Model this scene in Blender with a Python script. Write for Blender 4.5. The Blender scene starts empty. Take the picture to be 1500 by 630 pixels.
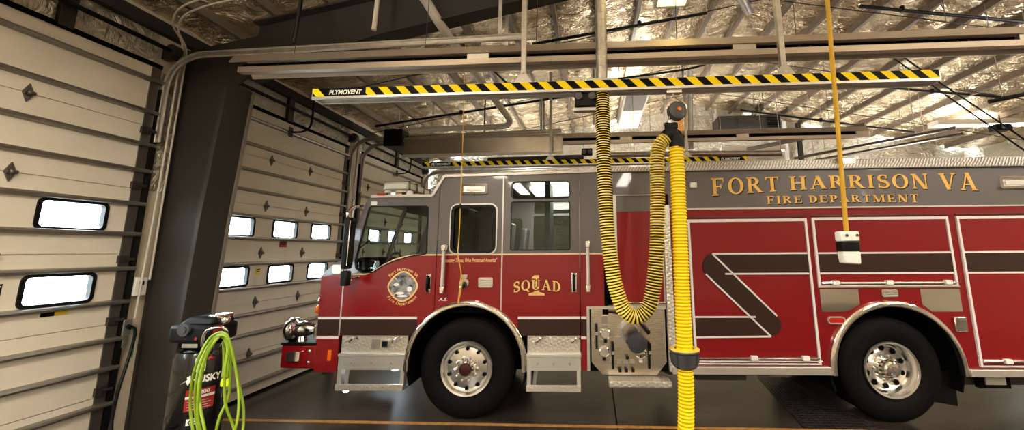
import bpy, bmesh, math, random
from mathutils import Vector, Matrix, noise
from mathutils.geometry import tessellate_polygon
random.seed(7)
R = math.radians
scn = bpy.context.scene
COL = scn.collection

# ------------------------------------------------------------------ camera
PITCH, YAW, ROLL = R(8.96), R(3.1), R(-.41)
CAMZ = 1.8
fw = Vector((-math.sin(YAW), math.cos(YAW), 0)); rt = Vector((math.cos(YAW), math.sin(YAW), 0)); up = Vector((0, 0, 1))
f2 = fw*math.cos(PITCH) + up*math.sin(PITCH); u2 = -fw*math.sin(PITCH) + up*math.cos(PITCH)
r3 = rt*math.cos(ROLL) + u2*math.sin(ROLL); u3 = -rt*math.sin(ROLL) + u2*math.cos(ROLL)
cam = bpy.data.cameras.new('camera'); co = bpy.data.objects.new('camera', cam); COL.objects.link(co)
co.matrix_world = Matrix(((r3.x, u3.x, -f2.x, 0), (r3.y, u3.y, -f2.y, 0), (r3.z, u3.z, -f2.z, CAMZ), (0, 0, 0, 1)))
cam.sensor_width = 36; cam.lens = 553/1500*36
cam.shift_x = -(839-750)/1500; cam.shift_y = -(315-280)/1500
cam.clip_start = .05
scn.camera = co

# ------------------------------------------------------------------ helpers
def lin(c):
    return tuple(((x/255)/12.92 if x/255 < .04045 else ((x/255+.055)/1.055)**2.4) for x in c)

def mat(name, rgb, rough=.5, metal=0., coat=0., bump=None, vary=None, emit=None, spec=None):
    """rgb in 0-255 sRGB; bump=(kind, scale, strength); vary=(scale, amount, rgb2)"""
    m = bpy.data.materials.new(name); m.use_nodes = True
    nt = m.node_tree; b = nt.nodes['Principled BSDF']; L = nt.links
    c = lin(rgb) + (1,)
    b.inputs['Base Color'].default_value = c
    b.inputs['Roughness'].default_value = rough
    b.inputs['Metallic'].default_value = metal
    if coat: b.inputs['Coat Weight'].default_value = coat; b.inputs['Coat Roughness'].default_value = .04
    if spec is not None: b.inputs['Specular IOR Level'].default_value = spec
    if emit:
        b.inputs['Emission Color'].default_value = lin(emit[0]) + (1,); b.inputs['Emission Strength'].default_value = emit[1]
    tc = nt.nodes.new('ShaderNodeTexCoord') if (bump or vary) else None
    if vary:
        n = nt.nodes.new('ShaderNodeTexNoise'); n.inputs['Scale'].default_value = vary[0]; n.inputs['Detail'].default_value = 6
        L.new(tc.outputs['Object'], n.inputs['Vector'])
        mx = nt.nodes.new('ShaderNodeMix'); mx.data_type = 'RGBA'
        mx.inputs[6].default_value = c; mx.inputs[7].default_value = lin(vary[2]) + (1,)
        rp = nt.nodes.new('ShaderNodeMapRange'); rp.inputs[1].default_value = .4; rp.inputs[2].default_value = .65
        rp.inputs[4].default_value = vary[1]
        L.new(n.outputs['Fac'], rp.inputs[0]); L.new(rp.outputs[0], mx.inputs[0]); L.new(mx.outputs[2], b.inputs['Base Color'])
    if bump:
        k, s, st = bump
        bp = nt.nodes.new('ShaderNodeBump'); bp.inputs['Strength'].default_value = st; bp.inputs['Distance'].default_value = .01
        if k == 'noise':
            n = nt.nodes.new('ShaderNodeTexNoise'); n.inputs['Scale'].default_value = s; n.inputs['Detail'].default_value = 5
            n.inputs['Distortion'].default_value = .6
            L.new(tc.outputs['Object'], n.inputs['Vector']); L.new(n.outputs['Fac'], bp.inputs['Height'])
        elif k == 'foil':
            mp = nt.nodes.new('ShaderNodeMapping'); mp.inputs['Scale'].default_value = (.7, 1.3, 1)
            L.new(tc.outputs['Object'], mp.inputs['Vector'])
            n = nt.nodes.new('ShaderNodeTexNoise'); n.inputs['Scale'].default_value = s; n.inputs['Detail'].default_value = 4
            n.inputs['Distortion'].default_value = 1.5; n.inputs['Roughness'].default_value = .62
            L.new(mp.outputs[0], n.inputs['Vector']); L.new(n.outputs['Fac'], bp.inputs['Height']); bp.inputs['Distance'].default_value = .16
        elif k == 'diamond':
            w = []
            for a in (1, -1):
                mp = nt.nodes.new('ShaderNodeMapping'); mp.inputs['Rotation'].default_value = (0, R(45*a), 0)
                mp.inputs['Scale'].default_value = (s, s, s*.45) if a == 1 else (s*.45, s, s)
                L.new(tc.outputs['Object'], mp.inputs['Vector'])
                v = nt.nodes.new('ShaderNodeTexVoronoi'); v.inputs['Scale'].default_value = 1; v.inputs['Randomness'].default_value = 0
                L.new(mp.outputs[0], v.inputs['Vector']); w.append(v)
            mm = nt.nodes.new('ShaderNodeMath'); mm.operation = 'MINIMUM'
            L.new(w[0].outputs['Distance'], mm.inputs[0]); L.new(w[1].outputs['Distance'], mm.inputs[1])
            bp.invert = True
            L.new(mm.outputs[0], bp.inputs['Height'])
        elif k == 'brush':
            mp = nt.nodes.new('ShaderNodeMapping'); mp.inputs['Scale'].default_value = (2, 60, 60)
            n = nt.nodes.new('ShaderNodeTexNoise'); n.inputs['Scale'].default_value = s
            L.new(tc.outputs['Object'], mp.inputs['Vector']); L.new(mp.outputs[0], n.inputs['Vector']); L.new(n.outputs['Fac'], bp.inputs['Height'])
        L.new(bp.outputs[0], b.inputs['Normal'])
    return m

def glass_mat(name, tint, gloss=.12):
    m = bpy.data.materials.new(name); m.use_nodes = True; nt = m.node_tree; L = nt.links
    for n in list(nt.nodes):
        if n.type != 'OUTPUT_MATERIAL': nt.nodes.remove(n)
    out = [n for n in nt.nodes if n.type == 'OUTPUT_MATERIAL'][0]
    t = nt.nodes.new('ShaderNodeBsdfTransparent'); t.inputs[0].default_value = tint + (1,)
    g = nt.nodes.new('ShaderNodeBsdfGlossy'); g.inputs['Roughness'].default_value = .02
    lw = nt.nodes.new('ShaderNodeLayerWeight'); lw.inputs[0].default_value = .5
    fr = nt.nodes.new('ShaderNodeMath'); fr.operation = 'POWER'; fr.inputs[1].default_value = 5; L.new(lw.outputs['Facing'], fr.inputs[0])
    ad = nt.nodes.new('ShaderNodeMath'); ad.operation = 'ADD'; ad.inputs[1].default_value = gloss*.2; ad.use_clamp = True
    mx = nt.nodes.new('ShaderNodeMixShader')
    L.new(fr.outputs[0], ad.inputs[0]); L.new(ad.outputs[0], mx.inputs[0]); L.new(t.outputs[0], mx.inputs[1]); L.new(g.outputs[0], mx.inputs[2]); L.new(mx.outputs[0], out.inputs[0])
    return m

def stripe_mat(name):
    m = mat(name, (235, 205, 20), .5, spec=.08); nt = m.node_tree; L = nt.links; b = nt.nodes['Principled BSDF']
    tc = nt.nodes.new('ShaderNodeTexCoord'); sx = nt.nodes.new('ShaderNodeSeparateXYZ'); L.new(tc.outputs['Object'], sx.inputs[0])
    a = nt.nodes.new('ShaderNodeMath'); a.operation = 'MULTIPLY_ADD'; a.inputs[1].default_value = .95; L.new(sx.outputs[2], a.inputs[0]); L.new(sx.outputs[0], a.inputs[2])
    d = nt.nodes.new('ShaderNodeMath'); d.operation = 'MULTIPLY'; d.inputs[1].default_value = 1/.152; L.new(a.outputs[0], d.inputs[0])
    f = nt.nodes.new('ShaderNodeMath'); f.operation = 'FRACT'; L.new(d.outputs[0], f.inputs[0])
    g = nt.nodes.new('ShaderNodeMath'); g.operation = 'GREATER_THAN'; g.inputs[1].default_value = .5; L.new(f.outputs[0], g.inputs[0])
    mx = nt.nodes.new('ShaderNodeMix'); mx.data_type = 'RGBA'; mx.inputs[6].default_value = lin((238, 208, 22)) + (1,); mx.inputs[7].default_value = lin((3, 3, 3)) + (1,)
    L.new(g.outputs[0], mx.inputs[0]); L.new(mx.outputs[2], b.inputs['Base Color'])
    return m

class MB:
    def __init__(s): s.v = []; s.f = []; s.m = []
    def add(s, vs, fs, m=0):
        o = len(s.v); s.v += [tuple(x) for x in vs]
        for f in fs: s.f.append(tuple(o+i for i in f)); s.m.append(m)
        return s
    def box(s, x0, x1, y0, y1, z0, z1, m=0):
        return s.add([(x, y, z) for z in (z0, z1) for y in (y0, y1) for x in (x0, x1)],
                     [(0, 2, 3, 1), (4, 5, 7, 6), (0, 1, 5, 4), (2, 6, 7, 3), (0, 4, 6, 2), (1, 3, 7, 5)], m)
    def hexa(s, p, m=0):   # eight corner points, bottom ring then top ring
        return s.add(p, [(3, 2, 1, 0), (4, 5, 6, 7), (0, 1, 5, 4), (1, 2, 6, 5), (2, 3, 7, 6), (3, 0, 4, 7)], m)
    def bar(s, p, q, w, h, m=0, upv=(0, 0, 1)):
        p, q = Vector(p), Vector(q); d = (q-p).normalized(); a = d.cross(Vector(upv))
        if a.length < 1e-4: a = d.cross(Vector((0, 1, 0)))
        a.normalize(); b = a.cross(d)
        o = [a*(-w/2)+b*(-h/2), a*(w/2)+b*(-h/2), a*(w/2)+b*(h/2), a*(-w/2)+b*(h/2)]
        return s.hexa([p+x for x in o]+[q+x for x in o], m)
    def prism(s, pts, vec, m=0):
        n = len(pts); vec = Vector(vec); a = [Vector(p) for p in pts]
        return s.add(a+[p+vec for p in a], [tuple(range(n))[::-1], tuple(range(n, 2*n))]+[(i, (i+1) % n, n+(i+1) % n, n+i) for i in range(n)], m)
    def plate(s, outer, holes, fn, t0, t1, m=0):
        rings = [outer]+list(holes); flat = [p for r in rings for p in r]; n = len(flat)
        tri = tessellate_polygon([[Vector((p[0], p[1], 0)) for p in r] for r in rings])
        vs = [fn(p[0], p[1], t0) for p in flat]+[fn(p[0], p[1], t1) for p in flat]
        fs = [tuple(t) for t in tri]+[(t[2]+n, t[1]+n, t[0]+n) for t in tri]
        o = 0
        for r in rings:
            k = len(r)
            for i in range(k): a, b = o+i, o+(i+1) % k; fs.append((a, b, b+n, a+n))
            o += k
        return s.add(vs, fs, m)
    def tube(s, pts, r, n=8, m=0, closed=False, mfun=None):
        P = [Vector(p) for p in pts]; k = len(P); rr = r if isinstance(r, (list, tuple)) else [r]*k
        t0 = (P[1]-P[0]).normalized(); a = t0.orthogonal().normalized(); vs = []
        for i in range(k):
            t = ((P[(i+1) % k]-P[i-1]) if (closed or 0 < i < k-1) else (P[1]-P[0] if i == 0 else P[-1]-P[-2])).normalized()
            a = (a-t*a.dot(t)).normalized(); b = t.cross(a)
            for j in range(n):
                an = 2*math.pi*j/n; vs.append(P[i]+(a*math.cos(an)+b*math.sin(an))*rr[i])
        o = len(s.v); s.v += [tuple(x) for x in vs]
        for i in range(k if closed else k-1):
            i2 = (i+1) % k; mm = mfun(i) if mfun else m
            for j in range(n):
                j2 = (j+1) % n; s.f.append((o+i*n+j, o+i*n+j2, o+i2*n+j2, o+i2*n+j)); s.m.append(mm)
        if not closed:
            s.f.append(tuple(o+j for j in range(n))[::-1]); s.m.append(m); s.f.append(tuple(o+(k-1)*n+j for j in range(n))); s.m.append(m)
        return s
    def lathe(s, prof, org, axis, n=32, m=0, mfun=None):
        org = Vector(org); ax = Vector(axis).normalized(); a = ax.orthogonal().normalized(); b = ax.cross(a); o = len(s.v)
        for (h, r) in prof:
            for j in range(n):
                an = 2*math.pi*j/n; s.v.append(tuple(org+ax*h+(a*math.cos(an)+b*math.sin(an))*max(r, 1e-4)))
        for i in range(len(prof)-1):
            for j in range(n):
                j2 = (j+1) % n; s.f.append((o+i*n+j, o+i*n+j2, o+(i+1)*n+j2, o+(i+1)*n+j)); s.m.append(mfun(i) if mfun else m)
        return s
    def cyl(s, p, q, r, n=16, m=0, r2=None):
        p, q = Vector(p), Vector(q); L = (q-p).length
        return s.lathe([(0, 0), (0, r), (L, r if r2 is None else r2), (L, 0)], p, q-p, n, m)
    def ball(s, c, r, m=0, n=14, sc=(1, 1, 1)):
        vs = []; k = n//2; o = len(s.v)
        for i in range(k+1):
            th = math.pi*i/k
            for j in range(n):
                ph = 2*math.pi*j/n
                s.v.append((c[0]+r*sc[0]*max(math.sin(th), 1e-3)*math.cos(ph), c[1]+r*sc[1]*max(math.sin(th), 1e-3)*math.sin(ph), c[2]+r*sc[2]*math.cos(th)))
        for i in range(k):
            for j in range(n):
                j2 = (j+1) % n; s.f.append((o+i*n+j, o+(i+1)*n+j, o+(i+1)*n+j2, o+i*n+j2)); s.m.append(m)
        return s
    def build(s, name, mats, parent=None, smooth=40, bevel=0, merge=False):
        me = bpy.data.meshes.new(name); me.from_pydata(s.v, [], s.f)
        for m in (mats if isinstance(mats, (list, tuple)) else [mats]): me.materials.append(m)
        for p, i in zip(me.polygons, s.m): p.material_index = i
        bm = bmesh.new(); bm.from_mesh(me)
        if merge: bmesh.ops.remove_doubles(bm, verts=bm.verts, dist=1e-4)
        bmesh.ops.recalc_face_normals(bm, faces=bm.faces); bm.to_mesh(me); bm.free()
        if smooth:
            for p in me.polygons: p.use_smooth = True
            me.set_sharp_from_angle(angle=R(smooth))
        o = bpy.data.objects.new(name, me); COL.objects.link(o)
        if parent: o.parent = parent
        if bevel:
            b = o.modifiers.new('bevel', 'BEVEL'); b.width = bevel; b.segments = 2; b.limit_method = 'ANGLE'; b.angle_limit = R(40)
        return o

def empty(name, loc=(0, 0, 0), rz=0):
    o = bpy.data.objects.new(name, None); COL.objects.link(o); o.location = loc; o.rotation_euler = (0, 0, rz); return o
def tag(o, label, cat, group=None):
    o['label'] = label; o['category'] = cat
    if group: o['group'] = group
    return o
def struct(o):
    o['kind'] = 'structure'; return o
def arc(cx, cy, r, a0, a1, n=24):
    return [(cx+r*math.cos(R(a0+(a1-a0)*i/n)), cy+r*math.sin(R(a0+(a1-a0)*i/n))) for i in range(n+1)]
def rrect(x0, x1, y0, y1, r, n=5):
    return arc(x0+r, y0+r, r, 180, 270, n)+arc(x1-r, y0+r, r, 270, 360, n)+arc(x1-r, y1-r, r, 0, 90, n)+arc(x0+r, y1-r, r, 90, 180, n)
def spline(pts, ds=.02):
    P = [Vector(p) for p in pts]; P = [P[0]*2-P[1]]+P+[P[-1]*2-P[-2]]; out = []
    for i in range(1, len(P)-2):
        a, b, c, d = P[i-1:i+3]; n = max(2, int((c-b).length/ds*3))
        for k in range(n):
            t = k/n; out.append(.5*((2*b)+(c-a)*t+(2*a-5*b+4*c-d)*t*t+(3*b-a-3*c+d)*t**3))
    out.append(P[-2])
    res = [out[0]]; acc = 0
    for p, q in zip(out, out[1:]):
        L = (q-p).length
        while acc+L >= ds and L > 0:
            p = p+(q-p)*((ds-acc)/L); L = (q-p).length; acc = 0; res.append(p)
        acc += L
    if (res[-1]-out[-1]).length > ds*.3: res.append(out[-1])
    return res

def sans(body, shear=0., bold=0.):
    """flat lettering from the built-in font: list of (verts2d, tris) normalised to cap height 1"""
    cu = bpy.data.curves.new('t', 'FONT'); cu.body = body; cu.shear = shear; cu.offset = bold; cu.resolution_u = 4
    ob = bpy.data.objects.new('t', cu); COL.objects.link(ob); bpy.context.view_layer.update()
    me = bpy.data.meshes.new_from_object(ob.evaluated_get(bpy.context.evaluated_depsgraph_get()))
    vs = [(v.co.x, v.co.y) for v in me.vertices]; fs = [tuple(p.vertices) for p in me.polygons]
    bpy.data.objects.remove(ob); bpy.data.meshes.remove(me); bpy.data.curves.remove(cu)
    return vs, fs
def put_flat(mb, vs, fs, fn, m=0):
    mb.add([fn(x, y) for x, y in vs], fs, m)
def fit(vs, x0, x1, y0, y1):
    ax = min(v[0] for v in vs); bx = max(v[0] for v in vs); ay = min(v[1] for v in vs); by = max(v[1] for v in vs)
    return [(x0+(x-ax)/(bx-ax)*(x1-x0), y0+(y-ay)/(by-ay)*(y1-y0)) for x, y in vs]

# serif capitals, each a list of convex polygons in a unit-high box
def _ring(cx, cy, rx, ry, ix, iy, a0=0, a1=360, n=18):
    out = []
    for i in range(n):
        p, q = R(a0+(a1-a0)*i/n), R(a0+(a1-a0)*(i+1)/n)
        out.append([(cx+rx*math.cos(p), cy+ry*math.sin(p)), (cx+rx*math.cos(q), cy+ry*math.sin(q)), (cx+ix*math.cos(q), cy+iy*math.sin(q)), (cx+ix*math.cos(p), cy+iy*math.sin(p))])
    return out
T_, H_ = .19, .075
def _r(x0, x1, y0, y1): return [(x0, y0), (x1, y0), (x1, y1), (x0, y1)]
def _stem(x, t=T_, b=True, tp=True, y0=0, y1=1):
    o = [_r(x-t/2, x+t/2, y0, y1)]
    for on, y, s in ((b, y0, 1), (tp, y1, -1)):
        if on: o += [[(x-t/2-.09, y), (x+t/2+.09, y), (x+t/2+.09, y+s*.045), (x+t/2, y+s*.12), (x-t/2, y+s*.12), (x-t/2-.09, y+s*.045)]]
    return o
def _diag(x0, y0, x1, y1, t): return [[(x0-t/2, y0), (x0+t/2, y0), (x1+t/2, y1), (x1-t/2, y1)]]
def _serif(x, y, s, w=.17): return [[(x-w, y), (x+w, y), (x+w, y+s*.05), (x+w*.5, y+s*.09), (x-w*.5, y+s*.09), (x-w, y+s*.05)]]
def _S():
    c = []
    for i in range(25):
        t = i/24; a = R(40+230*min(t*2, 1)) if t <= .5 else None
        if t <= .5: c.append((.33+.23*math.cos(a), .735+.215*math.sin(a)))
        else:
            a = R(90-230*(t-.5)*2); c.append((.33+.25*math.cos(a), .27+.225*math.sin(a)))
    o = []
    for i, (p, q) in enumerate(zip(c, c[1:])):
        d = Vector((q[0]-p[0], q[1]-p[1])).normalized(); n = Vector((-d.y, d.x)); w = .045+.055*math.sin(math.pi*(i+.5)/24)**2
        o.append([(p[0]+n.x*w, p[1]+n.y*w), (q[0]+n.x*w, q[1]+n.y*w), (q[0]-n.x*w, q[1]-n.y*w), (p[0]-n.x*w, p[1]-n.y*w)])
    return o+[_r(.49, .56, .70, .97), _r(.06, .13, .03, .32)]
GLY = {
 'F': (_stem(.2)+[_r(.2, .72, .92, 1), _r(.2, .55, .47, .55), [(.72, 1), (.63, .93), (.72, .70)], _r(.52, .58, .38, .64)], .8),
 'E': (_stem(.2)+[_r(.2, .72, .92, 1), _r(.2, .55, .47, .55), _r(.2, .74, 0, .08), [(.72, 1), (.63, .93), (.72, .70)], [(.75, 0), (.77, .30), (.65, .07)], _r(.52, .58, .38, .64)], .84),
 'O': (_ring(.46, .5, .44, .51, .25, .44), .92),
 'Q': (_ring(.46, .5, .44, .51, .25, .44)+[[(.40, .14), (.52, .2), (.86, -.14), (.70, -.16)]], .92),
 'D': (_stem(.2)+_ring(.3, .5, .52, .5, .32, .42, -90, 90)+[_r(.2, .31, .92, 1), _r(.2, .31, 0, .08)], .87),
 'P': (_stem(.2)+_ring(.36, .72, .36, .28, .17, .20, -90, 90, 12)+[_r(.2, .37, .92, 1), _r(.2, .37, .44, .52)], .76),
 'R': (_stem(.2)+_ring(.36, .74, .36, .26, .17, .18, -90, 90, 12)+[_r(.2, .37, .92, 1), _r(.2, .37, .48, .56)]+_diag(.78, 0, .44, .52, .21)+[_r(.68, .94, 0, .05)], .92),
 'T': (_stem(.4, tp=False)+[_r(.03, .77, .92, 1), [(.03, 1), (.12, .93), (.03, .68)], [(.77, 1), (.68, .93), (.77, .68)]], .8),
 'H': (_stem(.2)+_stem(.78)+[_r(.2, .78, .47, .55)], 1.0),
 'I': (_stem(.2), .42),
 'A': (_diag(.14, 0, .46, 1, .08)+_diag(.78, 0, .46, 1, .21)+[_r(.25, .68, .30, .37)]+_serif(.14, 0, 1, .13)+_serif(.78, 0, 1), .95),
 'V': (_diag(.46, 0, .15, 1, .21)+_diag(.46, 0, .78, 1, .08)+_serif(.15, 1, -1)+_serif(.78, 1, -1, .13), .93),
 'N': (_stem(.16, .08)+_stem(.80, .08, b=False)+_diag(.76, 0, .18, 1, .22), 1.0),
 'M': (_stem(.16, .08)+_stem(1.0, .19)+_diag(.56, 0, .20, 1, .20)+_diag(.56, 0, .96, 1, .08), 1.22),
 'U': (_stem(.2, b=False, y0=.3)+_stem(.76, .09, b=False, y0=.3)+_ring(.455, .32, .35, .33, .16, .25, 180, 360, 14), .93),
 'S': (_S(), .66),
 '1': ([_r(.2, .42, 0, 1), [(.02, .70), (.2, .78), (.2, 1), (.1, .9)], [(-.06, 0), (.68, 0), (.68, .08), (.42, .17), (.2, .17), (-.06, .08)]], .62),
 ' ': ([], .42)}
def serif_line(word, x0, x1, gap=.1):
    out = []; x = 0
    for ch in word:
        g, a = GLY[ch]; out += [[(px+x, py) for px, py in poly] for poly in g]; x += a+(gap if ch != ' ' else 0)
    k = (x1-x0)/(x-gap)
    return [[(x0+px*k, py) for px, py in poly] for poly in out]
def put_polys(mb, polys, fn, fn_back, m=0):
    """raised letters: front at fn, back at fn_back"""
    for p in polys:
        n = len(p); mb.add([fn(*q) for q in p]+[fn_back(*q) for q in p], [tuple(range(n)), tuple(range(2*n-1, n-1, -1))]+[(i, (i+1) % n, n+(i+1) % n, n+i) for i in range(n)], m)

# ------------------------------------------------------------------ materials
M = dict(
 fillfar=mat('fill_diffuser_far', (255, 240, 205), .5, emit=((255, 243, 222), 8)),
 treadbase=mat('tread_base', (150, 144, 136), .45, .8),
 hinge=mat('hinge_steel', (104, 98, 92), .38, .7),
 heatertan=mat('heater_enamel', (172, 160, 148), .36, .6),
 rim=mat('polished_rim', (226, 222, 216), .22, .95),
 lampdim=mat('lamp_diffuser_dim', (255, 236, 170), .5, emit=((255, 226, 140), 1.6)),
 red=mat('red_paint', (128, 4, 13), .30, 0, .35, spec=.35),
 gray=mat('gray_paint', (92, 85, 84), .38, 0, .4),
 blackstripe=mat('dark_stripe', (54, 36, 30), .5, spec=.15),
 white=mat('white_tape', (225, 220, 222), .4),
 cream=mat('cream_tape', (222, 190, 150), .4),
 silver=mat('satin_aluminium', (200, 192, 184), .4, .6),
 alum=mat('mill_aluminium', (205, 202, 197), .38, .75, bump=('brush', 6, .15)),
 chrome=mat('chrome', (235, 230, 225), .07, 1),
 stainless=mat('stainless_sheet', (214, 204, 190), .24, 1, bump=('brush', 5, .1)),
 diamond=mat('diamond_plate', (218, 212, 203), .32, .75, bump=('diamond', 34, .9)),
 rubber=mat('tyre_rubber', (11, 10, 10), .7, spec=.12, bump=('noise', 60, .12)),
 black=mat('black_plastic', (8, 8, 9), .5, spec=.2),
 flat=mat('matt_black', (5, 5, 5), .9, spec=.1),
 seat=mat('seat_vinyl', (46, 44, 44), .6),
 gold=mat('gold_leaf', (226, 176, 84), .42, .25),
 goldl=mat('gold_letter', (236, 196, 120), .45, .1),
 amber=mat('amber_lens', (235, 110, 20), .2),
 redlens=mat('red_lens', (190, 40, 30), .2),
 clear=mat('clear_lens', (215, 215, 205), .12, .5, bump=('noise', 50, .5)),
 tan=mat('door_enamel', (224, 215, 199), .42, vary=(3.5, .35, (210, 200, 183))),
 steel=mat('galvanized_steel', (186, 182, 176), .36, .8, vary=(14, .5, (152, 150, 146))),
 strut=mat('door_strut_steel', (150, 145, 138), .36, .8),
 darksteel=mat('dark_steel', (70, 66, 62), .42, .6),
 column=mat('column_paint', (54, 50, 46), .65, spec=.2, vary=(2.2, .5, (46, 42, 39))),
 columntrim=mat('jamb_trim_paint', (112, 102, 92), .55),
 walltan=mat('wall_enamel', (214, 200, 178), .5, vary=(5, .5, (196, 180, 156))),
 foil=mat('foil_insulation', (226, 208, 176), .22, .86, bump=('foil', 3.6, 1.0)),
 foilwall=mat('foil_wall_insulation', (230, 220, 200), .28, .62, bump=('foil', 6, 1.0)),
 purlin=mat('purlin_steel', (128, 114, 98), .5, .2),
 pipeblack=mat('black_iron_pipe', (14, 13, 13), .5, .1, spec=.3),
 pvc=mat('white_pipe', (205, 196, 182), .4),
 floor=mat('sealed_concrete', (66, 59, 54), .27, vary=(1.3, .9, (38, 34, 32)), bump=('noise', 14, .06)),
 apron=mat('outside_concrete', (190, 186, 178), .8),
 hedge=mat('hedge_leaf', (150, 176, 140), .8, vary=(6, .8, (196, 206, 176))),
 lineorange=mat('orange_floor_paint', (196, 138, 66), .5, vary=(20, .6, (130, 96, 60))),
 hazard=stripe_mat('hazard_stripes'),
 labelblack=mat('label_black', (5, 5, 5), .5, spec=.1),
 letterwhite=mat('letter_white', (240, 238, 232), .5),
 hoseyellow=mat('hose_yellow', (255, 224, 10), .4),
 hoseyellow2=mat('hose_yellow_groove', (226, 184, 6), .5),
 hosetan=mat('hose_faded_yellow', (246, 216, 92), .45),
 hosedark=mat('hose_dark_groove', (34, 28, 16), .7, spec=.2),
 grayplastic=mat('gray_plastic', (62, 62, 66), .45),
 airhose=mat('lime_air_hose', (136, 166, 30), .45),
 rope=mat('yellow_rope', (206, 160, 30), .55, bump=('noise', 200, .6)),
 ropethin=mat('thin_yellow_cord', (214, 170, 60), .55),
 tank=mat('black_tank_enamel', (8, 8, 9), .22, 0, .4),
 stickerred=mat('sticker_red', (150, 26, 30), .4),
 stickeryellow=mat('sticker_yellow', (232, 200, 40), .45),
 orange=mat('orange_panel', (196, 122, 40), .5),
 hubred=mat('hub_oil_red', (66, 20, 20), .35, .2),
 lamp=mat('lamp_diffuser', (255, 240, 205), .5, emit=((255, 247, 232), 28)),
 tubelamp=mat('fluorescent_tube', (255, 250, 230), .5, emit=((255, 242, 210), 26)),
 led=mat('ground_light_led', (255, 250, 240), .5, emit=((235, 240, 255), 10)),
 greencap=mat('green_wire', (40, 110, 60), .5),
)
GLASS = glass_mat('clear_glass', (.80, .86, .84), .10)
TINT = glass_mat('tinted_glass', (.42, .45, .42), .14)
DOORGLASS = glass_mat('door_window_glass', (.92, .96, .97), .06)

# ------------------------------------------------------------------ world
w = bpy.data.worlds.new('world'); scn.world = w; w.use_nodes = True
wb = w.node_tree.nodes['Background']; wb.inputs[0].default_value = (.86, .95, 1, 1); wb.inputs[1].default_value = 14.0

# ------------------------------------------------------------------ building shell
XW, YF, YB, XR, ZE = -4.40, -4.5, 9.8, 9.6, 4.24
RIDGE, SL = 2.6, .2
def ceil_z(x): return ZE+SL*(x-XW) if x < RIDGE else ZE+SL*(RIDGE-XW)-SL*(x-RIDGE)
struct(MB().box(XW-.1, XR+.1, YF-.1, YB+.1, -.12, 0).build('floor', M['floor'], smooth=0))
struct(MB().box(XW-14, XW-.1, YF-6, YB+6, -.14, -.02).build('ground', M['apron'], smooth=0))
# orange line, expansion joint
struct(MB().box(XW+.3, XR-.2, 4.22, 4.275, 0, .002).build('trim_1', M['lineorange'], smooth=0))
struct(MB().box(.205, .22, YF+.1, YB-.1, 0, .0015).build('trim_2', M['flat'], smooth=0))

def fyz(a, b, t): return (t, a, b)      # plates standing in the left wall
DOORS = [(.55, 3.39), (3.72, 6.38), (6.78, 9.35)]
HEAD = 3.68
wall = MB()
edges = [YF]+[y for d in DOORS for y in d]+[YB]
for a, b in zip(edges[0::2], edges[1::2]): wall.box(XW-.12, XW-.02, a, b, 0, HEAD)
wall.box(XW-.12, XW-.02, YF, YB, HEAD, ZE+.1)
struct(wall.build('wall_left', M['walltan'], smooth=0))
# foil insulation on the wall above the doors and on the upper piers
k = 3
def crumple(name, y0, y1, z0, z1):
    global k
    ny, nz = max(3, int((y1-y0)/.025)), max(3, int((z1-z0)/.025)); vs = []; fs = []
    for j in range(nz+1):
        for i in range(ny+1):
            y = y0+(y1-y0)*i/ny; z = z0+(z1-z0)*j/nz
            e = min(1, min(i, ny-i, j, nz-j)/1.5)
            vs.append((XW-.018+e*(.03+.03*noise.noise((y*4, z*4, 3.1))+.022*noise.noise((y*11, z*9, .7))+.012*noise.noise((y*24, z*20, 4.7))), y, z))
    for j in range(nz):
        for i in range(ny): a = j*(ny+1)+i; fs.append((a, a+1, a+ny+2, a+ny+1))
    k += 1
    return struct(MB().add(vs, fs).build('trim_%d' % (k-1), M['foilwall'], smooth=60))
for y0, y1 in ((YF, 2.62), (2.70, 3.36), (3.74, 4.95), (5.10, 6.36), (6.8, 8.0), (8.1, 9.35)): crumple('', y0, y1, HEAD+.02, 4.02)
crumple('', 3.43, 3.66, 2.42, 3.66); crumple('', YF, .5, 2.42, 3.62)
struct(MB().box(XW-.02, XW+.06, YF, YB, 4.02, 4.14).build('beam_eave', M['column'], smooth=0))
for y in (2.66, 5.02, 8.05): struct(MB().box(XW-.02, XW+.03, y-.04, y+.05, HEAD, 4.02).build('column_girt', M['darksteel'], smooth=0))

# far, right and near walls with foil
def wallgrid(name, p, q, zfun, nx=60, nz=24):
    vs, fs = [], []; p, q = Vector(p), Vector(q); nrm = Vector((q.y-p.y, p.x-q.x, 0)).normalized()
    for j in range(nz+1):
        for i in range(nx+1):
            b = p+(q-p)*i/nx; z = zfun(b)*j/nz; d = .03*noise.noise((b.x*1.7+b.y*1.7, z*1.7, 1.3))
            vs.append((b.x+nrm.x*d, b.y+nrm.y*d, z))
    for j in range(nz):
        for i in range(nx): a = j*(nx+1)+i; fs.append((a, a+1, a+nx+2, a+nx+1))
    return struct(MB().add(vs, fs).build(name, M['foilwall'], smooth=60))
wallgrid('wall_back', (XW-.02, YB, 0), (XR, YB, 0), lambda b: ceil_z(b.x)+.05)
wallgrid('wall_right', (XR, YB, 0), (XR, YF, 0), lambda b: ceil_z(b.x)+.05)
wallgrid('wall_front', (XR, YF, 0), (XW-.02, YF, 0), lambda b: ceil_z(b.x)+.05)

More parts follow.
